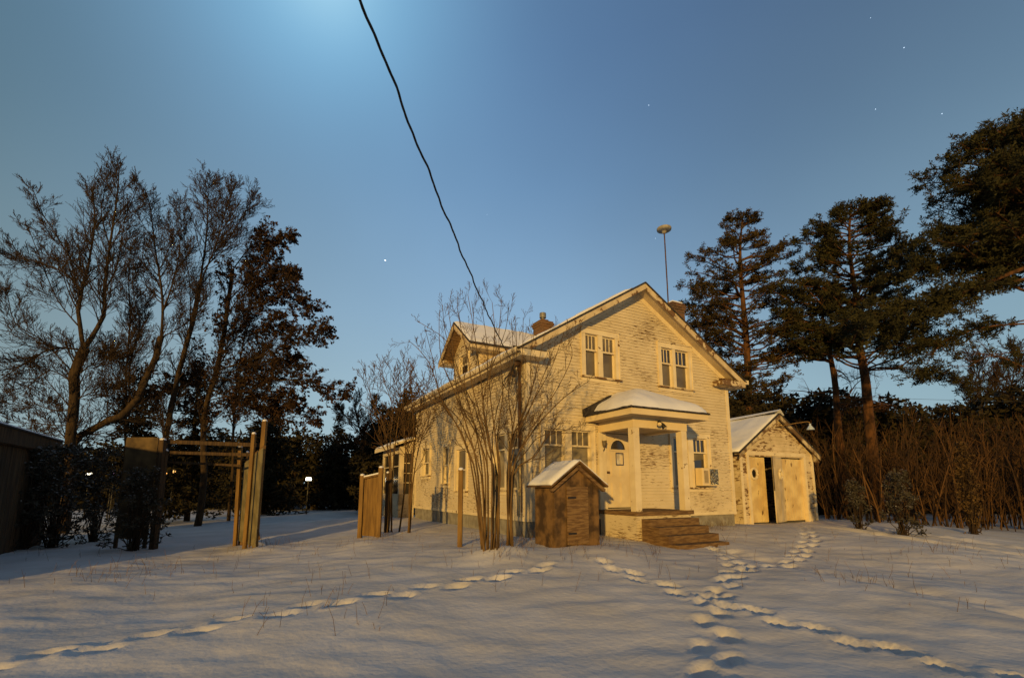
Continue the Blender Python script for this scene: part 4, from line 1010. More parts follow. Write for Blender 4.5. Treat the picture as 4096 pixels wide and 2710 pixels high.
# ------------------------------------------------------------------ bare and leafy trees on the left
PR = dict(n=[8, 7, 5, 4], wander=.07, up=.075, rmin=.0072, split=.04, depth=3, kids=[6, 9, 5], ang=(26, 50), ratio=.50, rr=.55, first=.08, thin=.62, lk=.82)
def A(lst, Y, dy=0): return [at(x, y, Y + dy * i) for i, (x, y) in enumerate(lst)]
def bare(name, label, cat, limbs, Y, seed, prm, mats, leaf=None):
    rr = random.Random(seed); bm = MB(); tw = MB(); lf = MB(); prm = dict(prm); prm['tips'] = [] if leaf else None
    root = at(limbs[0][0][0][0], limbs[0][0][0][1], Y); base = Vector((root.x, root.y, gz(root.x, root.y) - .1))
    for j, (pp, r0, r1, kids, L0, dy) in enumerate(limbs):
        P = A(pp, Y, dy)
        if j == 0 or pp[0][1] > 1870: P = [Vector((P[0].x, P[0].y, gz(P[0].x, P[0].y) - .1))] + P
        guided(bm, tw, P, r0, r1, rr, prm, kids, L0, start=.12 if j else .3)
    if leaf:
        for pts, d in prm['tips']:
            if rr.random() < leaf['p']:
                for q in pts[2::2]:
                    if rr.random() < .8: leaves(lf, q, leaf['r'], leaf['n'], rr, leaf['sz'])
    t = make_tree(name, label, cat, base)
    finish(t, base, [(bm, 'trunk', mats[0]), (tw, 'twigs', mats[1]), (lf, 'crown', M_leaf)])
    return t
bare('bare_tree', 'big bare deciduous tree with a forked trunk at the far left', 'tree', [
    ([(284, 1880), (284, 1745), (301, 1504), (336, 1395)], .27, .17, 9, 2.6, 0),
    ([(336, 1395), (314, 1246), (327, 1160), (344, 1100), (370, 970), (379, 858), (372, 770)], .14, .02, 16, 2.3, .12),
    ([(327, 1160), (258, 1091), (160, 1050), (86, 1030), (34, 1005)], .06, .012, 13, 1.6, -.15),
    ([(344, 1100), (284, 1039), (225, 940), (172, 858), (129, 750)], .06, .012, 13, 1.7, .1),
    ([(336, 1395), (413, 1263), (418, 1160), (439, 987), (469, 790), (475, 700)], .15, .015, 18, 2.2, -.1),
    ([(439, 987), (405, 860), (415, 780), (430, 700)], .05, .01, 12, 1.5, .15),
    ([(418, 1160), (470, 1060), (499, 880), (551, 750)], .06, .012, 14, 1.7, -.12),
    ([(336, 1401), (215, 1392), (86, 1461), (-60, 1560)], .08, .012, 16, 1.8, -.1),
    ([(301, 1504), (180, 1370), (60, 1290), (30, 1180), (0, 1170)], .05, .01, 14, 1.6, .1),
    ([(300, 1640), (210, 1640), (110, 1610), (-30, 1650)], .045, .01, 14, 1.4, -.1), ([(295, 1700), (220, 1700), (130, 1690), (0, 1690)], .04, .01, 12, 1.2, .1), ([(310, 1500), (380, 1450), (470, 1420)], .05, .01, 14, 1.6, .1), ([(300, 1600), (370, 1570), (460, 1560)], .04, .01, 12, 1.4, .1),
    ([(301, 1540), (200, 1480), (90, 1560), (-40, 1600)], .05, .01, 14, 1.7, .15),
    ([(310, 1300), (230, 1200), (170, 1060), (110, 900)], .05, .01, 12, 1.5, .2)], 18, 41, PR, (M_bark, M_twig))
bare('bare_tree', 'second bare tree leaning right out of the same spot as the big forked tree', 'tree', [
    ([(293, 1880), (296, 1770), (400, 1700), (517, 1633), (603, 1478), (646, 1349)], .2, .12, 12, 2.3, 0),
    ([(646, 1349), (650, 1203), (637, 1100), (620, 987), (605, 860), (590, 780)], .10, .015, 20, 2.1, .1),
    ([(650, 1250), (700, 1100), (720, 960), (700, 820)], .07, .012, 18, 2.0, .1),
    ([(517, 1633), (520, 1450), (560, 1300), (530, 1150), (540, 1000)], .07, .012, 18, 1.8, .3),
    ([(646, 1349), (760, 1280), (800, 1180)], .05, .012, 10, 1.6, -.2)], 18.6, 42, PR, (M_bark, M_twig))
bare('bare_tree', 'tall slender bare tree with the highest twigs among the left trees', 'tree', [
    ([(655, 1880), (663, 1754), (697, 1564), (749, 1375), (801, 1134)], .2, .09, 16, 2.4, 0),
    ([(801, 1134), (827, 927), (830, 800), (838, 730)], .08, .01, 20, 1.9, .1),
    ([(801, 1134), (870, 960), (900, 850), (940, 740)], .06, .01, 18, 1.9, -.1),
    ([(810, 1080), (900, 980), (980, 850), (1020, 790)], .05, .01, 16, 1.8, .15),
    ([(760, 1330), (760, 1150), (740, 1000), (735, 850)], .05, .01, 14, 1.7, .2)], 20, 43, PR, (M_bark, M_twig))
PL = dict(PR); PL.update(up=.01, kids=[6, 10, 6], wander=.07, ratio=.50, depth=3)
bare('beech_tree', 'spreading beech still holding withered brown leaves', 'tree', [
    ([(815, 1880), (818, 1659), (861, 1495), (895, 1332), (930, 1074)], .24, .08, 16, 2.6, 0),
    ([(870, 1480), (1000, 1440), (1120, 1400), (1230, 1350), (1300, 1330)], .07, .012, 18, 1.7, -.2),
    ([(861, 1500), (980, 1540), (1120, 1520), (1260, 1530), (1385, 1570)], .07, .012, 20, 1.6, -.15),
    ([(895, 1340), (1000, 1240), (1130, 1200), (1250, 1240)], .06, .012, 16, 1.7, .1),
    ([(915, 1200), (1020, 1100), (1100, 1060), (1170, 1080)], .05, .012, 16, 1.7, .15),
    ([(930, 1080), (1000, 990), (1060, 960), (1150, 960)], .05, .012, 14, 1.6, -.1),
    ([(850, 1560), (1000, 1620), (1120, 1640), (1260, 1670)], .06, .012, 18, 1.5, .12),
    ([(850, 1560), (740, 1520), (640, 1560)], .05, .012, 14, 1.6, .1),
    ([(880, 1420), (960, 1340), (1060, 1300), (1150, 1310)], .05, .012, 16, 1.6, .1), ([(861, 1495), (960, 1480), (1080, 1460), (1180, 1440)], .05, .012, 16, 1.5, .15),
    ([(905, 1260), (980, 1170), (1060, 1140), (1180, 1170)], .05, .012, 16, 1.6, -.1), 
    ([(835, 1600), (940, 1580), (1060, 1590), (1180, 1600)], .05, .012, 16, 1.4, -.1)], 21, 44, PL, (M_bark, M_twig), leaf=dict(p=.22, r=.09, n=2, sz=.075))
bare('bare_tree', 'thin bare tree rising between the big forked tree and the leaning one', 'tree', [
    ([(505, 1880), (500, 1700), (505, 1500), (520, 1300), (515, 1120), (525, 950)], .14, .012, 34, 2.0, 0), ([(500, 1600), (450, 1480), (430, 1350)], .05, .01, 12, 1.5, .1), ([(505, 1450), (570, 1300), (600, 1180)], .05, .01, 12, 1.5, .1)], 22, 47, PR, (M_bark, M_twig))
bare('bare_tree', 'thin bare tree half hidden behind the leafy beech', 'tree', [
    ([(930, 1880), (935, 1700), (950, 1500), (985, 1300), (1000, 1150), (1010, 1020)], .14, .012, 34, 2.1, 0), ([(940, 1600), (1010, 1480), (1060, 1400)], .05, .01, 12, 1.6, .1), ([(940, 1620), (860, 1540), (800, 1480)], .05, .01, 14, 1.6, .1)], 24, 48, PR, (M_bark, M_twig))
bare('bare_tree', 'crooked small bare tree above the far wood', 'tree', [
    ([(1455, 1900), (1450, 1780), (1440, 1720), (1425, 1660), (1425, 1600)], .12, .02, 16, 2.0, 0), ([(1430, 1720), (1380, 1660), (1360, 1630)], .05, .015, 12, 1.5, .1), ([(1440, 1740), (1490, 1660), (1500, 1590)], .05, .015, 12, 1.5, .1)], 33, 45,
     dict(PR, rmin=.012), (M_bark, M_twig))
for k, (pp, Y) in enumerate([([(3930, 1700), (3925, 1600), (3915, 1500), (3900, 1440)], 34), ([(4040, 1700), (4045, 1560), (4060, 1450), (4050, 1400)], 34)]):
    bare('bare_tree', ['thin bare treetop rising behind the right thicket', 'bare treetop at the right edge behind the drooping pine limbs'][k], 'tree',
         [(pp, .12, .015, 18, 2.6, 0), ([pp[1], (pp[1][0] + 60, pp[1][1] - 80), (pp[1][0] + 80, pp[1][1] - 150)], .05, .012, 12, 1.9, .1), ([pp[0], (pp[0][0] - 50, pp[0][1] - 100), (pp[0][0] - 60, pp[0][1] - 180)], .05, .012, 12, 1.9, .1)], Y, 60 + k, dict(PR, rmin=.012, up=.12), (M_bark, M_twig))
# ------------------------------------------------------------------ shrubs beside the house
PS = dict(n=[6, 5, 4, 3], wander=.06, up=.085, rmin=.0030, split=.011, depth=3, kids=[6, 4, 3], ang=(20, 50), ratio=.55, rr=.62, first=.12)
def cp(lst): return [(1600 + .542 * x, 1100 + .542 * y) for x, y in lst]
def shrub(name, label, stems, Y, seed, prm, base_px, kids=9, L0=1.05, r0=.019, spread=.35):
    rr = random.Random(seed); bm = MB(); tw = MB(); r = at(base_px, 1900, Y); base = Vector((r.x, r.y, gz(r.x, r.y) - .05))
    for st in stems:
        yy = Y + rr.uniform(-spread, spread); P = [at(x, y, yy + rr.uniform(-.12, .12) + (i * rr.uniform(-.08, .08))) for i, (x, y) in enumerate(st)]
        P = [Vector((base.x + (P[0].x - base.x) * .6 + rr.uniform(-.06, .06), base.y + rr.uniform(-.15, .15), base.z))] + P
        guided(bm, tw, P, r0 * rr.uniform(.8, 1.25), .005, rr, prm, kids, L0, start=.3, side=6)
    t = make_tree(name, label, 'shrub', base); finish(t, base, [(bm, 'stems', M_shrubbark), (tw, 'twigs', M_shrubtwig)])
    return t
shrub('bare_shrub', 'tall bare many stemmed shrub standing before the left front corner of the house', [cp(s) for s in [
    [(540, 1480), (455, 1160), (320, 960), (240, 700), (150, 560), (60, 480)], [(560, 1480), (480, 1240), (330, 950), (180, 840), (60, 620)],
    [(575, 1480), (520, 1200), (400, 850), (300, 600), (290, 280)], [(610, 1480), (560, 1150), (480, 880), (400, 650), (330, 400), (315, 220)],
    [(645, 1480), (620, 1150), (540, 850), (500, 600), (430, 300), (425, 160)], [(690, 1480), (630, 1100), (600, 800), (560, 500), (500, 140)],
    [(720, 1480), (640, 1150), (650, 850), (640, 500), (600, 230)], [(730, 1480), (700, 1150), (660, 800), (700, 480), (680, 200)],
    [(740, 1480), (720, 1200), (760, 850), (730, 500), (750, 180)], [(700, 1480), (640, 1300), (560, 1000), (440, 750), (360, 500), (130, 340)],
    [(600, 1480), (480, 1150), (380, 1000), (210, 900), (90, 760), (20, 620)], [(650, 1480), (600, 1250), (520, 1000), (470, 700), (540, 400), (530, 190)],
    [(560, 1480), (500, 1300), (430, 1120), (300, 900), (250, 650), (180, 380)], [(680, 1480), (660, 1200), (610, 950), (690, 650), (780, 400), (800, 240)],
    [(630, 1480), (580, 1200), (450, 960), (400, 700), (380, 420), (350, 230)], [(710, 1480), (680, 1200), (740, 900), (830, 650), (820, 320)]]], 9.4, 71, PS, 1965, kids=8, L0=.80)
shrub('bare_shrub', 'bare shrub with stems fanning right across the front wall beside the rusty conduit', [cp(s) for s in [
    [(800, 1480), (820, 1250), (860, 950), (900, 650), (910, 310)], [(810, 1480), (880, 1150), (1000, 900), (1120, 680), (1210, 420)],
    [(815, 1480), (830, 1200), (940, 950), (1010, 700), (1070, 420)], [(830, 1480), (930, 1200), (1060, 1000), (1170, 820), (1270, 600), (1240, 470)],
    [(820, 1480), (960, 1180), (1100, 1010), (1250, 870), (1400, 780)], [(805, 1480), (820, 1200), (930, 1050), (1050, 760), (1150, 500)],
    [(790, 1480), (830, 1150), (800, 850), (860, 600), (850, 330)], [(840, 1480), (1000, 1330), (1100, 1180), (1240, 1140)], [(835, 1470), (940, 1290), (1060, 1180), (1400, 1160)], [(800, 1480), (850, 1180), (960, 900), (960, 640), (990, 420)]]], 9.7, 72, PS, 2040, kids=9, L0=.85)
PS2 = dict(PS, rmin=.006, split=.016, kids=[6, 5, 3])
shrub('bare_sapling', 'thin bare twin sapling in front of the glazed rear sunroom', [[(1565, 1900), (1560, 1780), (1570, 1640), (1550, 1560), (1520, 1480)], [(1570, 1900), (1590, 1700), (1610, 1600), (1625, 1490)], [(1560, 1900), (1540, 1720), (1500, 1620), (1460, 1520)],
     [(1625, 1900), (1620, 1760), (1610, 1640), (1580, 1500)]], 14.5, 73, PS2, 1575, kids=12, L0=1.5, r0=.032)
shrub('bare_sapling', 'bare sapling leaning against the far left corner of the house', [[(1648, 1900), (1655, 1800), (1672, 1700), (1690, 1600), (1720, 1520)], [(1640, 1900), (1655, 1780), (1650, 1640), (1640, 1520)], [(1655, 1900), (1690, 1740), (1740, 1660)]], 14.2, 74, PS2, 1645, kids=11, L0=1.2, r0=.028)
# ------------------------------------------------------------------ conifers and woods
def conifer(tr, nd, base, h, rad, rr, nl=60, blade=9, cl=.5, bw=.07, lo=.05, shape=1.0, bulge=0):
    top = base + Vector((rr.uniform(-.2, .2), rr.uniform(-.2, .2), h)); tr.tube([base, base.lerp(top, .5), top], [h * .018, h * .012, .02], 5, cap=False)
    for k in range(nl):
        f = lo + (1 - lo) * (k + rr.random()) / nl; c = base.lerp(top, f); az = rr.uniform(0, 6.283); rch = rad * ((1 - f) ** shape + bulge * math.sin(f * 3.14)) * rr.uniform(.55, 1.1) + .1
        d = Vector((math.cos(az), math.sin(az), rr.uniform(-.35, .2))); n = max(1, int(rch / (cl * .55)))
        for j in range(n): blades(nd, c + d * rch * (j + 1) / n + rdir(rr) * .12, cl * rr.uniform(.6, 1.2), blade, rr, w=bw, flat=.5, up=.1)
def wood(name, label, spots, seed, mt):
    rr = random.Random(seed); tr = MB(); nd = MB()
    for x, Y, h, rad in spots:
        p = at(x, 1950, Y); conifer(tr, nd, Vector((p.x, p.y, -.2)), h, rad, rr, nl=int(30 + h * 4), blade=8, cl=.62, bw=.10, shape=.65, bulge=.25)
    n1 = len(nd.f); tr.v, tr.f, tr.m = tr.v, tr.f, tr.m
    n0 = len(tr.v); v = tr.v + nd.v; f = tr.f + [tuple(i + n0 for i in q) for q in nd.f]
    b = MB(); b.v = v; b.f = f; b.m = [0] * len(tr.f) + [1] * n1
    o = b.build(name, [M_bark, mt]); o['kind'] = 'stuff'; o['label'] = label; o['category'] = 'wood'; return o
rr = random.Random(90)
def hpx(y, Y): return at(2048, y, Y).z
sp = []
top_r = [(2700, 1600), (2930, 1580), (3050, 1570), (3200, 1560), (3330, 1545), (3500, 1590), (3640, 1590), (3740, 1600), (3830, 1625), (3900, 1600), (4000, 1570), (4096, 1540), (4500, 1500)]
for Yb, nn in ((31, 34), (35, 30), (42, 26)):
    for k in range(nn):
        x = 2720 + (4700 - 2720) * (k + rr.uniform(.1, .9)) / nn; ty = interp([(a, b_) for a, b_ in top_r], x)[0] + rr.uniform(-12, 45); Y = Yb + rr.uniform(-1.5, 1.5); sp.append((x, Y, hpx(ty, Y) + .2, rr.uniform(1.6, 2.6)))
wood('right_wood'.replace('right_', 'dense_'), 'dark wood of dense conifers closing the view behind the garage and right thicket', sp, 91, M_fir)
sp = []
top_l = [(-700, 1700), (0, 1760), (500, 1760), (900, 1720), (980, 1700), (1060, 1660), (1130, 1690), (1200, 1705), (1265, 1730), (1320, 1690), (1400, 1720), (1480, 1700), (1560, 1640), (1700, 1600), (2050, 1640)]
for Yb, nn in ((38, 46), (46, 40), (55, 30)):
    for k in range(nn):
        x = -700 + 2750 * (k + rr.uniform(.1, .9)) / nn; ty = interp(top_l, x)[0] + rr.uniform(-14, 60); Y = Yb + rr.uniform(-2, 2); sp.append((x, Y, hpx(ty, Y) + .2, rr.uniform(1.5, 2.4)))
wood('dense_wood', 'far dark wood behind the left yard between the left trees and the house', sp, 92, M_fir)
def single(name, label, x, Y, topy, rad, seed, nl, mt=M_fir, **k):
    rr = random.Random(seed); tr = MB(); nd = MB(); p = at(x, 1950, Y); base = Vector((p.x, p.y, gz(p.x, p.y) - .1)); conifer(tr, nd, base, hpx(topy, Y) - base.z, rad, rr, nl=nl, **k)
    t = make_tree(name, label, 'conifer', base); finish(t, base, [(tr, 'trunk', M_bark), (nd, 'crown', mt)])
single('fir_tree', 'dense dark fir directly behind the rear sunroom', 1605, 29, 1560, 2.1, 95, 150, blade=12, cl=.42, bw=.05, shape=.6, bulge=.3)
single('fir_tree', 'shorter dark fir left of the one behind the sunroom', 1520, 31, 1620, 1.7, 96, 120, blade=12, cl=.42, bw=.05, shape=.7, bulge=.2)
single('fir_tree', 'small pointed fir on the skyline left of the house', 1342, 36, 1655, 1.3, 97, 90, blade=10, cl=.4, bw=.05)
single('fir_tree', 'broad dark fir standing under the leafy beech', 1060, 30, 1640, 2.4, 98, 150, blade=12, cl=.45, bw=.05, shape=.7)
single('fir_tree', 'low dark spruce between the leaning trunks of the left trees', 520, 22, 1470, 2.6, 99, 150, blade=9, cl=.30, bw=.04, shape=.8, lo=.25)
single('fir_tree', 'dark spruce behind the board fence rails', 760, 24, 1440, 2.8, 100, 150, blade=9, cl=.30, bw=.04, shape=.8)
single('fir_tree', 'pair of dark fir crowns directly behind the garage roof', 2990, 22, 1500, 2.0, 101, 150, blade=13, cl=.38, bw=.04, shape=.7, bulge=.2)
# thicket of saplings on the right
rr = random.Random(110); b = MB()
for k in range(360):
    x = rr.uniform(3290, 4560); Y = rr.uniform(17.5, 27) if x > 3420 else rr.uniform(22, 28); p = at(x, 1950, Y); z0 = gz(p.x, p.y) if Y < 20 else 0; ty = rr.uniform(1640, 1800) + 40 * math.sin(x * .013) - (30 if x > 3900 else 0)
    if 3690 < x < 3800: ty += 120
    h = hpx(ty, Y) ; d = Vector((rr.uniform(-.25, .25), rr.uniform(-.2, .2), 1)).normalized()
    q = Vector((p.x, p.y, z0 - .1)); pts = [q]; n = 6
    for i in range(n): d = (d + rdir(rr) * .12).normalized(); q = q + d * (h / n); pts.append(q)
    r0 = rr.uniform(.012, .04); b.tube(pts, [r0 * (1 - .8 * i / n) + .004 for i in range(n + 1)], 4, cap=False)
    for j in range(9):
        i = rr.randrange(1, n); c = pts[i]; dd = ((pts[i + 1] - pts[i]).normalized() + perp(d, rr) * rr.uniform(.4, 1.1)).normalized(); l = rr.uniform(.3, 1.1)
        m = c + dd * l * .5 + rdir(rr) * .05; e = c + dd * l + Vector((0, 0, .12 * l)); b.tube([c, m, e], [.011, .008, .005], 3, cap=False)
        for w_ in range(2):
            u_ = m.lerp(e, rr.random()); b.tube([u_, u_ + (dd + rdir(rr) * .8).normalized() * l * .4], [.006, .004], 3, cap=False)
b.m = [1 if (mnoise.noise(Vector((b.v[q[0]][0] * 2.3, b.v[q[0]][1] * 2.3, 0))) > .12) else 0 for q in b.f]
o = b.build('thicket', [M_thicket, mat('lit_thicket_stems', (.10, .048, .014), .9)], smooth=True); o['kind'] = 'stuff'; o['label'] = 'tangled thicket of thin bare saplings right of the garage'; o['category'] = 'undergrowth'  # lighter stem copy paints in lit stems, scattered by noise
# ivy covered stump-like column and snowy bushes
def bush(name, label, x, Y, topy, w, seed, mt, n=120, cl=.22, snow=True):
    rr = random.Random(seed); nd = MB(); tw = MB(); sn = MB(); p = at(x, 1950, Y); base = Vector((p.x, p.y, gz(p.x, p.y) - .05)); h = hpx(topy, Y) - base.z
    for k in range(n):
        a = rr.uniform(0, 6.28); f = rr.random() ** .7; r = w * math.sqrt(rr.random()) * (1 - .55 * f * f); c = base + Vector((math.cos(a) * r, math.sin(a) * r * .8, h * f))
        if k % 3 == 0: tw.tube([base + Vector((rr.uniform(-.1, .1), rr.uniform(-.1, .1), 0)), base.lerp(c, .6) + rdir(rr) * .08, c], [.016, .01, .005], 3, cap=False)
        blades(nd, c, cl * rr.uniform(.7, 1.3), 14, rr, w=.02, flat=.8)
        if snow and f > .35 and rr.random() < .6:
            for q in range(5): 
                e = c + rdir(rr) * cl * .6 + Vector((0, 0, cl * .35)); s = cl * rr.uniform(.12, .28); a1 = Vector((rr.uniform(-1, 1), rr.uniform(-1, 1), rr.uniform(-.3, .3))).normalized() * s; a2 = Vector((-a1.y, a1.x, rr.uniform(-.02, .02)))
                n0 = len(sn.v); sn.v.extend([tuple(e - a1), tuple(e + a2 * .6), tuple(e + a1), tuple(e - a2 * .6), tuple(e + Vector((0, 0, s * .45)))]); 
                for i in range(4): sn.f.append((n0 + i, n0 + (i + 1) % 4, n0 + 4)); sn.m.append(0)
    t = make_tree(name, label, 'bush', base); n0 = len(nd.v); k0 = len(nd.f); nd.v += sn.v; nd.f += [tuple(i + n0 for i in q) for q in sn.f]; nd.m = [0] * k0 + [1] * len(sn.f)
    finish(t, base, [(tw, 'stems', M_twig), (nd, 'foliage', [mt, M_snowd])])
M_snowd = mat('dirty_snow', (.20, .18, .16), .8)
M_bush = leafmat('dull_bush_foliage', (.06, .052, .038), (.03, .026, .018))
bush('snowy_bush', 'snow dusted bush in front of the dark shed at the left edge', 120, 13, 1800, 1.0, 121, M_bush, 170, .2)
bush('snowy_bush', 'large snow dusted bush right of the left edge shed', 240, 13.6, 1790, 1.1, 122, M_bush, 190, .2)
bush('snowy_bush', 'snowy bush under the leaning trunk left of the plywood panel', 400, 15, 1800, .9, 123, M_bush, 130, .2)
bush('snowy_bush', 'low snowy bush below the plywood panel', 560, 12.6, 1880, .8, 124, M_bush, 120, .16)
bush('snowy_bush', 'low bush with snow on top in front of the right thicket', 3590, 14, 1890, .55, 125, M_bush, 90, .16)
bush('snowy_bush', 'smaller snow topped bush further right before the thicket', 3420, 15, 1925, .4, 126, M_bush, 60, .14)
bush('ivy_column', 'upright clump of pale ivy on a stump in the right thicket', 3870, 15, 1775, .30, 127, leafmat('pale_ivy', (.11, .065, .022), (.05, .03, .012)), 130, .14, False)
# ------------------------------------------------------------------ left yard: shed, fence, posts
p0 = at(0, 1712, 11.2); sa = Vector((-11.6, 10.6, 0)); sb_ = Vector((-13.9, 14.5, 0)); dS = (sb_ - sa).normalized(); nS = Vector((dS.y, -dS.x, 0))
t = thing('board_shed', 'dark weathered board shed with a snow edged roof at the left edge', 'shed', (sa.x, sa.y, 0), math.atan2(dS.y, dS.x))
L_ = (sb_ - sa).length; rr = random.Random(130); b = MB(); x = -4.0
while x < L_:
    w = rr.uniform(.11, .17); b.box(x, x + w - .012, -.02 - rr.uniform(0, .012), .0, -.1, 2.62); x += w
wb = b.build('wall', M_weath, t)
b = MB(); b.box(-4, L_, .001, 3.2, -.1, 2.62); b.build('inner_wall', M_interior, t)
b = MB(); b.box(-4.1, L_ + .12, -.16, -.12, 2.62, 2.98); b.box(-4.1, L_ + .1, -.119, .05, 2.60, 2.63); b.build('fascia', M_weath, t)
b = MB(); b.hexa([(-4.1, -.2, 2.98), (L_ + .15, -.2, 2.98), (L_ + .15, 3.4, 2.985), (-4.1, 3.4, 2.985), (-4.1, -.2, 3.02), (L_ + .15, -.2, 3.02), (L_ + .15, 3.4, 3.2), (-4.1, 3.4, 3.2)]); b.build('roof', M_shingle, t)
b = MB(); b.hexa([(-4.1, -.18, 3.021), (L_ + .13, -.18, 3.021), (L_ + .13, 3.3, 3.19), (-4.1, 3.3, 3.19), (-4.1, -.16, 3.06), (L_ + .1, -.16, 3.06), (L_ + .1, 3.3, 3.27), (-4.1, 3.3, 3.27)]); b.build('snow', M_snow, t)
YF = 12.4
def post(x, ytop, Y, w, label, m=M_lumber, lean=(0, 0), name='wooden_post', group='posts of the half built fence'):
    p = at(x, ytop, Y); b = MB(); z0 = gz(p.x, p.y) - .2; b.hexa([(-w / 2, -w / 2, 0), (w / 2, -w / 2, 0), (w / 2, w / 2, 0), (-w / 2, w / 2, 0)] + [(-w / 2 + lean[0], -w / 2 + lean[1], p.z - z0), (w / 2 + lean[0], -w / 2 + lean[1], p.z - z0), (w / 2 + lean[0], w / 2 + lean[1], p.z - z0 - .02), (-w / 2 + lean[0], w / 2 + lean[1], p.z - z0 - .015)])
    o = b.build(name, m); o.location = (p.x - lean[0], p.y - lean[1], z0); bevel(o, .006); tag(o, label, 'post', group)
    h_ = p.z - z0; b = MB(); b.lathe([(w * .62, -.004), (w * .6, .02), (w * .4, .045), (0, .055)], (lean[0], lean[1], h_ - .012), 10); b.build('snow', M_snow, o, smooth=True); return p
def rail(x0, y0, x1, y1, Y0, Y1, w, h, label, m):
    a = at(x0, y0, Y0); c = at(x1, y1, Y1); b = MB(); mid = (a + c) / 2; b.bar(a - mid, c - mid, w, h); o = b.build('fence_rail', m); o.location = mid; tag(o, label, 'rail', 'loose rails of the half built fence'); return o
post(1060, 1682, YF, .105, 'tallest raw timber post at the right end of the rail fence')
post(1016, 1733, YF - .1, .09, 'shorter raw timber post left of the tallest one')
post(962, 1785, YF + 1.0, .09, 'leaning pale post left of the sloping white panel', M_lumber, (-.09, 0))
post(990, 1807, YF + 1.2, .07, 'short dull post behind the sloping white panel', M_weath)
post(652, 1757, YF + .5, .13, 'dark square post at the right side of the plywood panel', M_weath, (-.05, 0))
post(663, 1800, YF + .6, .10, 'lower dark post beside the plywood panel', M_weath)
rail(655, 1765, 1056, 1780, YF + .7, YF + .05, .04, .10, 'top horizontal rail of the left fence', M_weath)
rail(660, 1808, 1000, 1818, YF + .7, YF + .1, .035, .08, 'middle horizontal rail of the left fence', M_weath)
rail(660, 1846, 965, 1861, YF + .7, YF + .4, .035, .06, 'lowest thin rail of the left fence', M_weath)
# plywood panel
p = at(572, 1748, YF + .6); t = thing('plywood_panel', 'stained pale plywood panel standing left of the fence rails', 'panel', (p.x, p.y, gz(p.x, p.y)), .04)
b = MB(); zt_ = p.z - gz(p.x, p.y); b.box(-.42, .42, -.01, .01, .25, zt_); b.build('board', M_ply, t)
b = MB(); b.box(-.45, -.38, .011, .08, 0, zt_ - .05); b.build('batten', M_weath, t); b = MB(); b.box(.30, .37, .011, .08, 0, zt_ - .05); b.build('batten', M_weath, t)
b = MB(); b.box(-.10, .12, -.022, -.011, .35, 1.05); b.build('patch', M_weath, t)
# sloping ramp panel with rail between the posts (runs away from the camera)
a = at(1048, 1797, YF + .15); c = at(975, 1858, YF + 2.4)
a = at(1052, 1790, YF - .3); c = at(978, 1853, YF + 1.2)
t = thing('panel_gate', 'pale sheet panel with a sloping top rail between the fence posts', 'gate', (c.x, c.y, gz(c.x, c.y)), 0); g0 = Vector((c.x, c.y, gz(c.x, c.y)))
A3, C3 = a - g0, c - g0; nrm = (A3 - C3).cross(Vector((0, 0, 1))).normalized() * .012
b = MB(); z_ = .12
b.hexa([Vector((C3.x, C3.y, z_)) - nrm, Vector((A3.x, A3.y, z_)) - nrm, Vector((A3.x, A3.y, z_)) + nrm, Vector((C3.x, C3.y, z_)) + nrm, C3 - nrm, A3 - nrm, A3 + nrm, C3 + nrm]); b.build('sheet', mat('dull_sheet', (.20, .165, .085), .8, col2=(.12, .10, .05), scale=3), t)
b = MB(); b.bar(C3 - nrm * 3 + Vector((0, 0, .02)), A3 - nrm * 3 + Vector((0, 0, .02)), .05, .09); b.build('top_rail', M_lumber, t)
b = MB(); q = C3.lerp(A3, .08) - nrm * 5; b.bar(Vector((q.x, q.y, 0)), q, .05, .05); b.build('brace', M_bare, t)
b = MB(); q = C3.lerp(A3, .55) - nrm * 5; b.bar(Vector((q.x, q.y, 0)), q, .04, .04); b.build('brace', M_bare, t)
b = MB(); b.bar(Vector((A3.x, A3.y, .3)) - nrm * 7, C3 - nrm * 7, .035, .035); b.build('brace', M_bare, t)
# short fence by the sunroom
post(1450, 1899, 13.5, .11, 'short rounded fence post left of the sunroom', M_lumber, group='posts by the sunroom')
post(1525, 1868, 13.2, .115, 'taller square fence post left of the sunroom', M_lumber, group='posts by the sunroom')
post(1552, 1889, 14.5, .09, 'low post between the square fence post and the sunroom', M_weath, group='posts by the sunroom')
post(1844, 1876, 10.6, .10, 'grey post in front of the narrow side window', M_lumber, group='posts by the sunroom')
a = at(1456, 1912, 13.5); c = at(1518, 1898, 13.2); t = thing('low_fence', 'low board fence with a snow covered top rail left of the sunroom', 'fence', (a.x, a.y, gz(a.x, a.y)), 0); g0 = Vector(t.location)
b = MB(); b.bar(a - g0, c - g0, .09, .05); b.build('top_rail', M_lumber, t)
b = MB(); b.bar(a - g0 + Vector((0, 0, .045)), c - g0 + Vector((0, 0, .045)), .085, .035); b.build('snow', M_snow, t)
for k in range(5):
    q = (a - g0).lerp(c - g0, (k + .5) / 5); b = MB(); b.box(q.x - .045, q.x + .045, q.y + .03, q.y + .05, .05, q.z - .03); b.build('picket', M_lumber, t)
# thin utility wire across the right wood
b = MB(); pts = [at(2900 + 1300 * i / 30, 1562 + (i / 30) * 46 + 6 * math.sin(i / 30 * 3.14), 21 - 4 * i / 30) for i in range(31)]
b.tube(pts, .006, 4); tag(b.build('utility_wire', M_dark), 'thin dark wire stretched across the wood right of the house', 'wire')
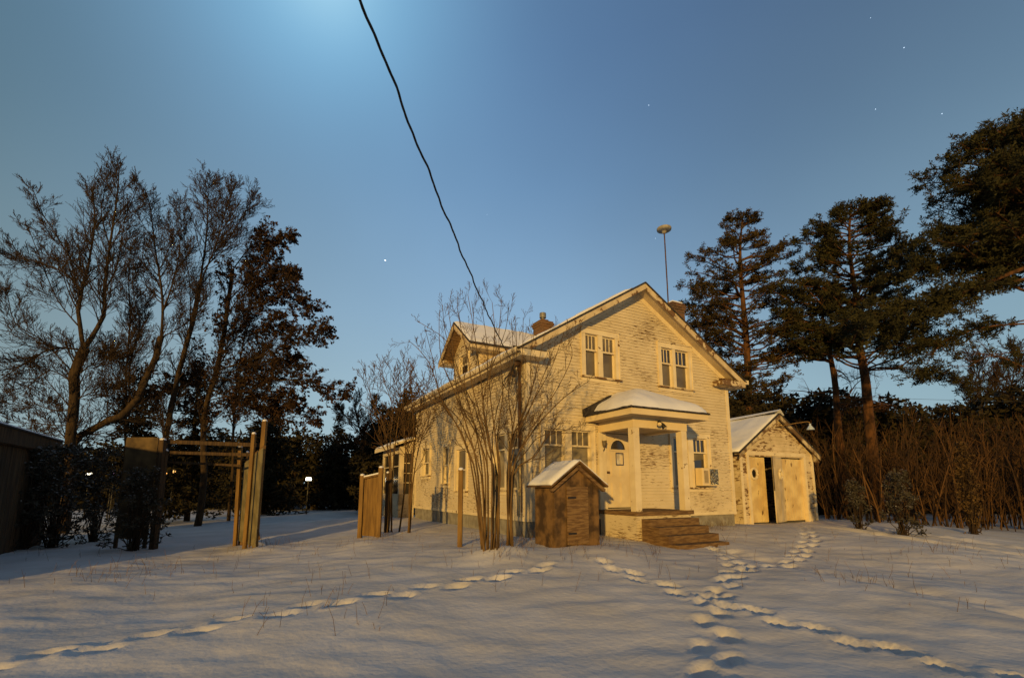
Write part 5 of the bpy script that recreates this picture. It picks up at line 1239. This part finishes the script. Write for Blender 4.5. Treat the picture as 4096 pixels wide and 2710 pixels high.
# far lamps glimpsed through the trees
def lamp(x, y, Y, col, st, w, h, label, name='yard_lamp'):
    p = at(x, y, Y); t = thing(name, label, 'lamp', (p.x, p.y, 0), 0, 'far lamps seen between the trunks')
    b = MB(); b.tube([(0, 0, 0), (0, 0, p.z - h / 2 - .03)], .04, 6); b.build('pole', M_dark, t)
    b = MB(); b.box(-w / 2 - .03, w / 2 + .03, -.02, .14, p.z + h / 2, p.z + h / 2 + .04); b.build('hood', M_dark, t)
    b = MB(); b.hexa([(-w / 2, -.06, p.z - h / 2), (w / 2, -.06, p.z - h / 2), (w / 2, .1, p.z - h / 2), (-w / 2, .1, p.z - h / 2), (-w / 2 * .8, -.06, p.z + h / 2 - .01), (w / 2 * .8, -.06, p.z + h / 2 - .01), (w / 2 * .8, .1, p.z + h / 2 - .01), (-w / 2 * .8, .1, p.z + h / 2 - .01)])
    bevel(b.build('bulb', mat('lamp_glow_' + name, (.8, .8, .8), emit=(*col, st)), t), .02)
lamp(358, 1896, 26, (1, .93, .7), 14, .42, .17, 'bright white lamp between the left tree trunks')
lamp(460, 1888, 25, (.75, .35, .85), 2.2, .24, .14, 'purple glowing lamp left of the plywood panel')
lamp(455, 1856, 25, (.3, .75, .9), 2.5, .08, .1, 'tiny blue lamp above the purple one')
lamp(660, 1898, 25, (1, .45, .08), 2.4, .10, .26, 'orange lamp low beside the dark fence post')
lamp(696, 1886, 25, (1, .5, .12), 1.6, .07, .18, 'small orange lamp right of the larger orange one')
lamp(1234, 1914, 30, (1, .97, .75), 10, .32, .18, 'pale yellow lamp under the far wood left of the house')
# stars
M_star = mat('star_light', (0, 0, 0), emit=(.62, .8, 1, 1.5)); M_star2 = mat('bright_star_light', (0, 0, 0), emit=(.9, .95, 1, 3))
for x, y, s, a, lab in [(1541, 1041, 1.45, -60, 'brightest star, alone above the gap between the left trees and the house'), (2595, 421, .75, -70, 'star high above the house ridge'), (3616, 191, .85, 30, 'upper of the stars near the top right corner'),
                        (3502, 437, .75, 20, 'star halfway between the top right corner and the pines'), (3768, 455, .8, 25, 'star just left of the near pine top'), (2622, 953, .6, -45, 'faint star left of the disc antenna'),
                        (1948, 858, .45, 0, 'faint star right of the power line'), (3482, 72, .55, 30, 'faint star at the top edge near the right corner')]:
    p = at(x, y, 900 * ray(x, y).normalized().y); bpy.context.view_layer.update()
    b = MB(); b.lathe([(0, -1.0), (.55, -.8), (.9, -.4), (1, 0), (.9, .4), (.55, .8), (0, 1)], k=10); o = b.build('star', M_star2 if s > 1 else M_star); o.location = p; o.scale = (s * .62, s * .62, s * 1.0); o.rotation_euler = (0, R(a), 0)
    tag(o, lab, 'star', 'stars')

# dry weed stalks and twigs poking out of the snow
rr = random.Random(140); b = MB()
for k in range(900):
    if k % 3 == 0: u, v = rr.uniform(-.6, 7), rr.uniform(-.9, -.1); q = loc(u, v)
    elif k % 3 == 1: q = Vector((rr.uniform(-13, 12), rr.uniform(7, 13), 0))
    else:
        c = MOUNDS[rr.randrange(len(MOUNDS))]; q = Vector((c[0] + rr.gauss(0, .5), c[1] + rr.gauss(0, .5), 0))
    if (q - loc(3.1, -1)).length < 1.4: continue
    z = gz(q.x, q.y); h = rr.uniform(.06, .34); d = Vector((rr.uniform(-.4, .4), rr.uniform(-.4, .4), 1)).normalized(); p0 = Vector((q.x, q.y, z - .03)); p1 = p0 + d * h * .6; p2 = p1 + (d + rdir(rr) * .35).normalized() * h * .5
    b.tube([p0, p1, p2], [.0035, .0028, .002], 3, cap=False)
    if rr.random() < .4: b.tube([p1, p1 + (d + rdir(rr) * .8).normalized() * h * .35], [.0025, .0015], 3, cap=False)
o = b.build('dry_weeds', M_shrubbark); o['kind'] = 'stuff'; o['label'] = 'dry weed stalks poking out of the yard snow'; o['category'] = 'weeds'
